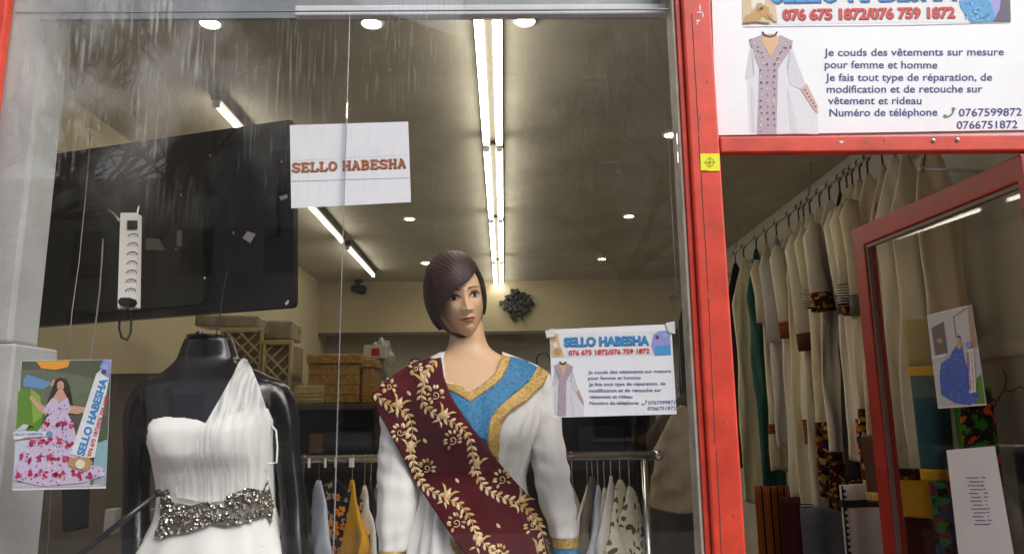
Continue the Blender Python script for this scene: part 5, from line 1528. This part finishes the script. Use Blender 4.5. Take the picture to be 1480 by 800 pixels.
for k in range(34):
    z = zz(1238, 698, 1.6) - .01 - k * .026; x0 = zx.x - .111
    tz.add([(x0 - .003, zx.y - .042, z), (x0 - .003, zx.y - .042, z - .024), (x0 + .016, zx.y - .043, z - .012), (x0 - .003, zx.y - .039, z), (x0 - .003, zx.y - .039, z - .024), (x0 + .016, zx.y - .040, z - .012)],
           [(0, 1, 2), (3, 5, 4), (0, 3, 4, 1), (1, 4, 5, 2), (2, 5, 3, 0)])
tz.tube([(zx.x - .113, zx.y - .041, zz(1238, 698, 1.6)), (zx.x - .113, zx.y - .041, zz(1238, 698, 1.6) - .9)], .004, 5)
tz.build('zigzag_edging', m_black_matt, zc)
cloth_panel('hanging_cloth', 'brown leather strap panel hanging against the door frame edge', 'cloth', 1256, 1.52, zz(1256, 628, 1.52), zz(1256, 722, 1.52), .075, mat('brown leather', lin((84, 48, 28)), .5, var=.2), 5, group=gC, bands=((.85, .97, m_trim),))
cloth_panel('hanging_cloth', 'teal blue cloth with yellow borders seen through the door glass', 'cloth', 1350, 1.66, zz(1350, 458, 1.66), zz(1350, 692, 1.66), .145, m_tealblue, 6, bands=((0, .30, mat('pale yellow cloth', lin((164, 148, 100)), .85)), (.30, .36, m_yellow), (.93, 1.0, m_yellow)), group=gC)
cloth_panel('hanging_cloth', 'orange and black print cloth between the photo print and the list', 'cloth', 1412, 1.72, zz(1412, 560, 1.72), zz(1412, 700, 1.72), .12, pat_orange, 7, group=gC)
cloth_panel('hanging_cloth', 'narrow bright green cloth beside the orange print', 'cloth', 1390, 1.74, zz(1390, 575, 1.74), zz(1390, 700, 1.74), .03, mat('green cloth', lin((70, 150, 30)), .85), 8, group=gC)
cloth_panel('hanging_cloth', 'dark peacock print cloth low behind the door glass', 'cloth', 1362, 1.64, zz(1362, 694, 1.64), .2, .15, pat_night, 9, group=gC)
cloth_panel('hanging_cloth', 'yellow cloth with a dark top edge behind the lower door glass', 'cloth', 1316, 1.62, zz(1316, 676, 1.62), zz(1316, 742, 1.62), .16, m_yellow, 10, bands=((0, .22, pat_dark),), group=gC)
cloth_panel('hanging_cloth', 'dark wine cloth below the yellow cloth behind the door', 'cloth', 1318, 1.66, zz(1318, 744, 1.66), .2, .17, mat('wine cloth', lin((84, 28, 30)), .85), 11, group=gC)
cloth_panel('hanging_garment', 'black garment hanging at the far right edge behind the door glass', 'garment', 1500, 1.80, zz(1468, 640, 1.8), .2, .20, m_black_matt, 12)
# a straw hat shape and a folded grey scarf on the wall
hp = PX(1362, 438, 1.80)
ht = MB()
for k in range(9): ht.ball(hp + Vector((-.02 + .004 * k, -.07 + .018 * k, .01 * math.sin(k * 2.1))), .032, 8, sc=(1, .8, .75))
ht.build('rolled_scarf', mat('olive wool', lin((92, 82, 52)), .9, col2=lin((52, 44, 30)), vscale=30, bump=.6, bscale=60), None, True, 'rolled olive wool scarf perched above the photo print', 'scarf')
# cracks in the plaster of the right wall
ck = MB(); rnd = random.Random(2)
for pts in ([(1432, 600), (1440, 580), (1452, 562), (1455, 545), (1450, 535)], [(1452, 562), (1462, 566), (1474, 558), (1484, 562)], [(1440, 580), (1430, 572)]):
    ck.tube([PX(x, y, WR - .001) for x, y in pts], .003, 5)
build_each(ck, 'crack', m_dark, rw)

# ================================================================== 8. chrome rack behind the mannequins
YK = 1.25
ck_root = root('garment_rack', 'chrome garment rack on uprights behind the two mannequins', 'rack', (PY(700, 660, YK).x, YK, .06))
ra = PY(388, 668, YK); rb = PY(951, 654, YK); zk = (ra.z + rb.z) / 2
MB().tube([(ra.x, YK, zk), (rb.x, YK, zk)], .017, 14).build('rail', m_chrome, ck_root, True)
for x in (ra.x + .06, rb.x - .055):
    MB().tube([(x, YK, .07), (x, YK, zk - .012)], .014, 12).build('upright', m_chrome, ck_root, True)
    MB().tube([(x, YK - .25, .08), (x, YK + .25, .08)], .014, 10).build('foot', m_chrome, ck_root, True)
for x in (ra.x, rb.x): MB().ball((x, YK, zk), .021, 10).build('end_cap', m_chrome, ck_root, True)
def rk(px): return Vector((PY(px, 660, YK).x, YK, zk + .012))
g3 = 'clothes hanging on the chrome rack'
RK = [(392, .40, m_black_matt, 'dark garment on the rack hidden beside the white gown', 1.25, {}),
      (440, .40, m_black_matt, 'black garment on the rack behind the black mannequin arm', -1.1, {}),
      (462, .42, m_paleblue, 'pale grey blouse on a wooden hanger at the left of the rack', -1.05, {'wood': True}),
      (486, .46, pat_flower, 'black dress with large orange flowers on the rack', -.30, {'wood': True, 'sh': .15, 'drop': .09}),
      (510, .42, m_yellow, 'yellow garment on the rack between the floral dress and a white one', -1.2, {}),
      (528, .42, m_white_cloth, 'white garment on the rack just right of the yellow one', -1.15, {}),
      (537, .40, m_black_matt, 'black garment on the rack between the white garment and the pale blue shirt', -1.15, {}),
      (855, .40, mat('grey brown cloth', lin((120, 112, 100)), .85, var=.3), 'grey brown garment on the rack between white ones', 1.15, {}),
      (872, .40, m_cream2, 'ivory blouse on the rack behind the white blouse', 1.2, {}),
      (548, .42, m_paleblue, 'pale blue shirt on the rack beside the mannequin sleeve', -1.0, {}),
      (826, .40, m_cream2, 'ivory garment on the rack partly behind the right sleeve', 1.2, {}),
      (848, .42, m_white_cloth, 'white garment on the rack, first clear of the right sleeve', 1.1, {}),
      (863, .40, m_paleblue, 'thin bluish garment on the rack between two white garments', 1.25, {}),
      (882, .42, m_white_cloth, 'white blouse on the rack left of the cream leaf print', 1.15, {}),
      (895, .42, pat_leaf, 'cream blouse with small dark leaf print on the rack', 1.1, {}),
      (908, .42, pat_leaf, 'cream leaf print garment at the right end of the rack', 1.0, {})]
for i, (px, w, m, lb, ang, opt) in enumerate(RK):
    kw = dict(drop=random.Random(i * 7).uniform(.085, .135), sh=.24, hook_m=m_chrome, th=.045, flare=1.25); kw.update(opt)
    t = garment('hanging_garment', lb, 'garment', rk(px), ang, w, .95, m, 200 + i, group=g3, **kw)
    if 'orange flowers' in lb: fdress = t
# orange flowers appliqued on the black dress
fm = MB(); rnd = random.Random(41)
m_orange = mat('orange petal', lin((232, 150, 40)), .8, col2=lin((206, 100, 24)), vscale=40)
fc = [c for c in fdress.children if c.name.startswith('cloth')][0]
fbv = BVHTree.FromPolygons([v.co + ORG[fdress] for v in fc.data.vertices], [tuple(p.vertices) for p in fc.data.polygons])
for fxp, fyp, sz in ((479, 762, 14), (492, 738, 9), (470, 792, 12), (500, 782, 11), (486, 797, 9), (487, 718, 6), (505, 806, 8), (497, 760, 7)):
    if fbv.ray_cast(CAM, ray(fxp, fyp))[0] is None: continue
    for k in range(7):
        a = 2 * math.pi * k / 7 + rnd.uniform(-.2, .2); L = sz * rnd.uniform(.8, 1.15); r0 = sz * .2
        pts = [(fxp + r0 * math.cos(a - .5), fyp + r0 * math.sin(a - .5)), (fxp + L * .75 * math.cos(a - .35), fyp + L * .75 * math.sin(a - .35)), (fxp + L * math.cos(a), fyp + L * math.sin(a)),
               (fxp + L * .75 * math.cos(a + .35), fyp + L * .75 * math.sin(a + .35)), (fxp + r0 * math.cos(a + .5), fyp + r0 * math.sin(a + .5))]
        if all(fbv.ray_cast(CAM, ray(*p))[0] is not None for p in pts): small(pts, fbv, .003 + .001 * (k % 2), fm, 0)
if fm.v: fm.build('flower_print', m_orange, fdress)
# small white clips on the rail
cm = MB()
for px in (449, 472, 487, 508, 512): 
    c = rk(px); cm.bbox((c.x - .005, YK - .022, zk - .03), (c.x + .005, YK - .0175, zk + .006), .002)
build_each(cm, 'size_marker', m_socket, ck_root)

# ================================================================== 9. shelving, boxes, baskets and the rest
YS = 2.15
su = root('shelf_unit', 'dark open shelf unit behind the clothes rack', 'shelf', (-.2, YS + .2, .06))
zt = PY(480, 583, YS).z
xs0, xs1 = -1.5, PY(948, 600, YS).x
MB().bbox((xs0, YS, zt - .03), (xs1, YS + .45, zt), .004).build('shelf_board', m_dark, su)
zs2 = PY(480, 658, YS).z
for z in (zs2 - .03, zs2 - .45, .12): MB().bbox((xs0 + .02, YS + .01, z), (xs1 - .02, YS + .44, z + .03), .004).build('shelf_board', m_dark, su)
for x in (xs0, (xs0 + xs1) / 2, xs1 - .03): MB().bbox((x, YS + .003, .06), (x + .03, YS + .447, zt - .0305), .004).build('side_panel', m_dark, su)
MB().box((xs0 + .03, YS + .448, .06), (xs1 - .03, YS + .46, zt - .03)).build('back_panel', mat('brown board', (.24, .20, .14), .7, var=.3, vscale=5), su)
# gold woven box on the shelf
def on(px, py, Y): return PY(px, py, Y)
m_strip = mat('gold strip', lin((206, 150, 50)), .3, metal=.3, var=.2)
def woven_box(label, x0, x1, y0, y1, Y, depth, m, cat='box', name='storage_box', lid=True):
    a, b = on(x0, y1, Y), on(x1, y0, Y)
    t = root(name, label, cat, ((a.x + b.x) / 2, Y + depth / 2, a.z))
    lz = b.z - (b.z - a.z) * .2
    MB().bbox((a.x, Y, a.z), (b.x, Y + depth, lz if lid else b.z), .006).build('body', m, t)
    if lid: MB().bbox((a.x - .012, Y - .012, lz + .001), (b.x + .012, Y + depth + .012, b.z), .006).build('lid', m, t)
    sl_ = MB()
    for k in range(1, 4):
        z = a.z + (lz - a.z) * k / 4; sl_.bbox((a.x - .003, Y - .0035, z - .004), (b.x + .003, Y + .004, z + .004), .001)
    build_each(sl_, 'weave_strip', m_strip if 'gold' in label and 'straw' not in label else m_lattice, t)
    return t
shelf_y = 582.5
wb = woven_box('shiny gold woven box with a lid, larger of the two on the shelf', 444, 520, 511, shelf_y, YS + .03, .30, m_gold)
wb2 = woven_box('smaller gold woven box tucked right of the larger gold box', 522, 541, 518, shelf_y, YS + .06, .22, m_gold)
wb3 = woven_box('low open straw basket in front of the gold box', 424, 468, 556, shelf_y, YS + .002, .025, m_lattice, 'basket', 'straw_basket', False)
pk_ = root('packet', 'small white packet with a red mark standing on the gold box', 'packet', on(543, 519, YS + .2))
a, b = on(525, 517.5, YS + .2), on(558, 498, YS + .2)
MB().bbox((a.x, YS + .2, a.z), (b.x, YS + .25, b.z), .003).build('carton', mat('pale packet', (.6, .55, .5), .6), pk_)
MB().add([on(x, y, YS + .1985) for x, y in ((537, 503), (548, 503), (549, 514), (536, 514))], [(3, 2, 1, 0)]).build('mark', ic('packet red', (170, 40, 34)), pk_)
def crumple(a, b, depth, seed):
    m = MB(); c = (a + b) / 2; hx, hz = abs(b.x - a.x) / 2, abs(b.z - a.z) / 2; rs = []
    for i_ in range(1, 30):
        t = math.pi * i_ / 30; ring = []
        for j_ in range(44):
            p = 2 * math.pi * j_ / 44; d = Vector((math.sin(t) * math.cos(p), math.sin(t) * math.sin(p), -math.cos(t)))
            q = 1 + .28 * noise.noise(d * 2.3 + Vector((seed, 0, 0))) + .16 * abs(noise.noise(d * 6 + Vector((0, seed, 0)))) - .1 * abs(noise.noise(d * 12))
            ring.append(c + Vector((d.x * hx * q, d.y * depth * q, max(-hz, d.z * hz * q))))
        rs.append(ring)
    return m.rings(rs)
bgm = crumple(on(530, 582, YS + .33), on(570, 492, YS + .33), .08, 3.3)
bgm.build('plastic_bag', mat('clear bag', (.34, .31, .25), .3, var=.4, vscale=14, bump=.7, bscale=30), None, True, 'crumpled clear plastic bag of trimmings right of the gold boxes', 'bag')
# lattice crates high at the left wall
def lattice(label, x0, x1, y0, y1, Y, depth):
    a, b = on(x0, y1, Y), on(x1, y0, Y)
    t = root('lattice_crate', label, 'crate', ((a.x + b.x) / 2, Y, a.z), 'straw coloured lattice crates')
    q = MB(); w, h = b.x - a.x, b.z - a.z
    nx = max(2, int(w / .06))
    for sgn in (1, -1):
        k = -nx * 2
        while k < nx * 2:
            x_a = a.x + k * w / nx
            # a slat from (x_a, bottom) rising to the right or left, clipped to the frame
            p0_, p1_ = (x_a, a.z), (x_a + sgn * h, b.z)
            t0, t1 = 0.0, 1.0
            dxx = p1_[0] - p0_[0]
            for lim, s_ in ((a.x, 1), (b.x, -1)):
                v0 = s_ * (p0_[0] - lim); v1 = s_ * (p1_[0] - lim)
                if v0 < 0 and v1 < 0: t0, t1 = 1, 0; break
                if v0 < 0: t0 = max(t0, v0 / (v0 - v1))
                if v1 < 0: t1 = min(t1, v0 / (v0 - v1))
            if t1 - t0 > .05:
                q.tube([(p0_[0] + dxx * t0, Y + .004 * sgn, a.z + h * t0), (p0_[0] + dxx * t1, Y + .004 * sgn, a.z + h * t1)], .006, 5)
            k += 1
    q.build('lattice', m_lattice, t)
    fr = MB()
    fr.bbox((a.x - .012, Y - .012, b.z - .02), (b.x + .012, Y + .02, b.z + .004), .003); fr.bbox((a.x - .012, Y - .012, a.z), (b.x + .012, Y + .02, a.z + .018), .003)
    fr.bbox((a.x - .012, Y - .012, a.z + .0185), (a.x + .004, Y + .02, b.z - .0205), .003); fr.bbox((b.x - .004, Y - .012, a.z + .0185), (b.x + .012, Y + .02, b.z - .0205), .003)
    fr.build('rim', m_lattice, t)
    MB().box((a.x, Y + .0205, a.z), (b.x, Y + depth, b.z - .02)).build('contents', mat('crate contents', lin((150, 130, 92)), .8, var=.3, vscale=12), t)
    return t
lattice('wide straw lattice crate behind the black mannequin neck', 318, 378, 474, shelf_y - 34, YS + .06, .26)
lattice('taller straw lattice crate right of the wide one', 381, 420, 492, shelf_y - 20, YS + .04, .26)
woven_box('pale straw hamper under the lattice crates on the shelf', 300, 420, 550, shelf_y, YS + .05, .3, m_lattice, 'hamper', 'hamper', False)
# pale packs lying on the crates
for (x0, x1, y0, y1, lb) in ((282, 376, 455, 473, 'flat pale pack lying on the wide lattice crate'), (384, 424, 463, 491, 'clear wrapped pale pack on the taller lattice crate')):
    a, b = on(x0, y1, YS + .1), on(x1, y0, YS + .1)
    t = MB(); t.bbox((a.x, YS + .08, a.z), (b.x, YS + .28, b.z), .012, M=Matrix.Translation(((a.x + b.x) / 2, YS, a.z)) @ Matrix.Rotation(R(2), 4, 'Y') @ Matrix.Translation((-(a.x + b.x) / 2, -YS, -a.z)))
    t.build('wrapped_pack', mat('wrapped pack', (.36, .31, .22), .3, var=.4, vscale=16, bump=.6, bscale=25), None, False, lb, 'pack')
# rolls and bundles on the lower shelf
def roll(label, x0, x1, py, r, Y, m, name='fabric_roll'):
    a, b = on(x0, py, Y), on(x1, py, Y); z = a.z
    MB().tube([(a.x, Y, z), (b.x, Y, z)], r, 18).build(name, m, None, True, label, 'fabric roll')
roll('blue grey fabric roll lying on the shelf left of the mannequin sash', 470, 540, 638, .055, YS + .14, m_bluegrey)
roll('olive fabric roll on the shelf at the mannequin side', 542, 560, 640, .05, YS + .16, mat('olive roll', lin((112, 98, 60)), .8))
roll('black fabric roll lying across the shelf above the blue grey one', 420, 545, 604, .05, YS + .12, m_black_matt)
roll('second black fabric roll lying on the shelf farther in', 430, 548, 596, .05, YS + .26, m_black_matt)
a, b = on(446, 655, YS + .1), on(468, 626, YS + .1)
MB().bbox((a.x, YS + .1, a.z), (b.x, YS + .25, b.z), .006).build('small_carton', mat('brown carton', lin((148, 120, 88)), .8, var=.2), None, False, 'small brown carton on the shelf beside the blue grey roll', 'carton')
a, b = on(836, 655, YS + .1), on(902, 612, YS + .1)
MB().bbox((a.x, YS + .1, a.z), (b.x, YS + .3, b.z), .01).build('storage_case', m_black, None, False, 'black case on the shelf right of the mannequin sleeve', 'case')
bgm = crumple(on(908, 655, YS + .22), on(954, 610, YS + .22), .10, 8.1)
bgm.build('trimmings_heap', mat('brown trimmings', lin((122, 90, 48)), .8, col2=lin((52, 38, 24)), vscale=40, bump=.8, bscale=60), None, True, 'heap of brown gold trimmings on the shelf right of the black case', 'heap')
# beige gown near the post
garment('hanging_dress', 'wide beige gown hanging behind the glass next to the red post', 'gown', (PY(985, 575, 1.5).x, 1.5, PY(985, 560, 1.5).z), .1, .30, .42, m_beige, 301, fold=.016, th=.07, flare=1.25)
garment('hanging_dress', 'dark brown gown hanging lower behind the beige gown by the post', 'gown', (PY(990, 560, 1.75).x, 1.75, PY(990, 545, 1.75).z), .0, .42, 1.3, mat('dark brown cloth', (.075, .058, .042), .85, var=.3, vscale=7), 302, fold=.016, th=.07, flare=1.2)
hz_ = PY(985, 560, 1.5)
MB().tube([(hz_.x, 1.5, hz_.z + .006), (hz_.x, 1.5, CEIL - .001)], .0018, 6).build('hanging_wire', mat('grey cable', (0.4, 0.39, 0.36), 0.5), None, True, 'thin wire from the ceiling holding the beige gown by the post', 'wire')
# wire ears of hangers behind the shoulders
for px, py, lb in ((601, 528, 'black wire hanger top peeking over the sash shoulder'), (785, 520, 'black wire hanger top peeking behind the blue shoulder')):
    c = PY(px, py, YM + .14); q = MB()
    q.tube([c + Vector((.02 * math.cos(a), 0, .022 * math.sin(a))) for a in [R(-20 + 11 * k) for k in range(21)]] + [c + Vector((-.02, 0, -.05))], .0025, 6)
    q.build('wire_hanger', m_black, None, True, lb, 'hanger')
# left corner: dark bag, pole, pale blocks
bag = root('garment_bag', 'black garment bag hanging in the corner below the poster', 'bag', (PY(125, 700, .75).x, .75, .8))
pts = [(108, 615), (118, 605), (128, 608), (132, 640), (128, 762), (106, 765), (104, 640)]
q = MB(); slab_poly(rounded([PY(x, y, .75) for x, y in reversed(pts)], .01), 0, .06, Vector((0, -1, 0)), q); q.build('bag', m_black_matt, bag)
MB().tube([PY(118, 606, .72), PY(121, 590, .72), PY(127, 572, .72)], .004, 6).build('strap', mat('tan strap', lin((150, 134, 100)), .7), bag, True)
pole = root('stand_pole', 'dark metal pole leaning across the window below the black mannequin', 'pole', PY(112, 802, .2))
MB().tube([PY(100, 812, .18), PY(228, 712, .24)], .0075, 10).build('tube', mat('gunmetal', (.05, .05, .055), .3, metal=.6), pole, True)
MB().ball(PY(228, 712, .24), .010, 10).build('tip', m_black, pole, True)
dkp = MB(); dkp.bbox((-1.94, 1.1, .06), (-1.02, 1.16, PY(100, 540, 1.1).z), .006)
dkp.build('folding_screen', m_dark, None, False, 'dark panel standing behind the black mannequin at the left wall', 'panel')
for x0, x1, lb in ((148, 167, 'pale plastic block left of the black mannequin waist'), (212, 223, 'pale plastic block tucked behind the gown waist')):
    a, b = on(x0, 772 if x0 < 200 else 758, .62), on(x1, 735, .62)
    MB().bbox((a.x, .62, a.z), (b.x, .66, b.z), .004).build('plastic_block', mat('ivory plastic', (.42, .40, .36), .5), None, False, lb, 'block')
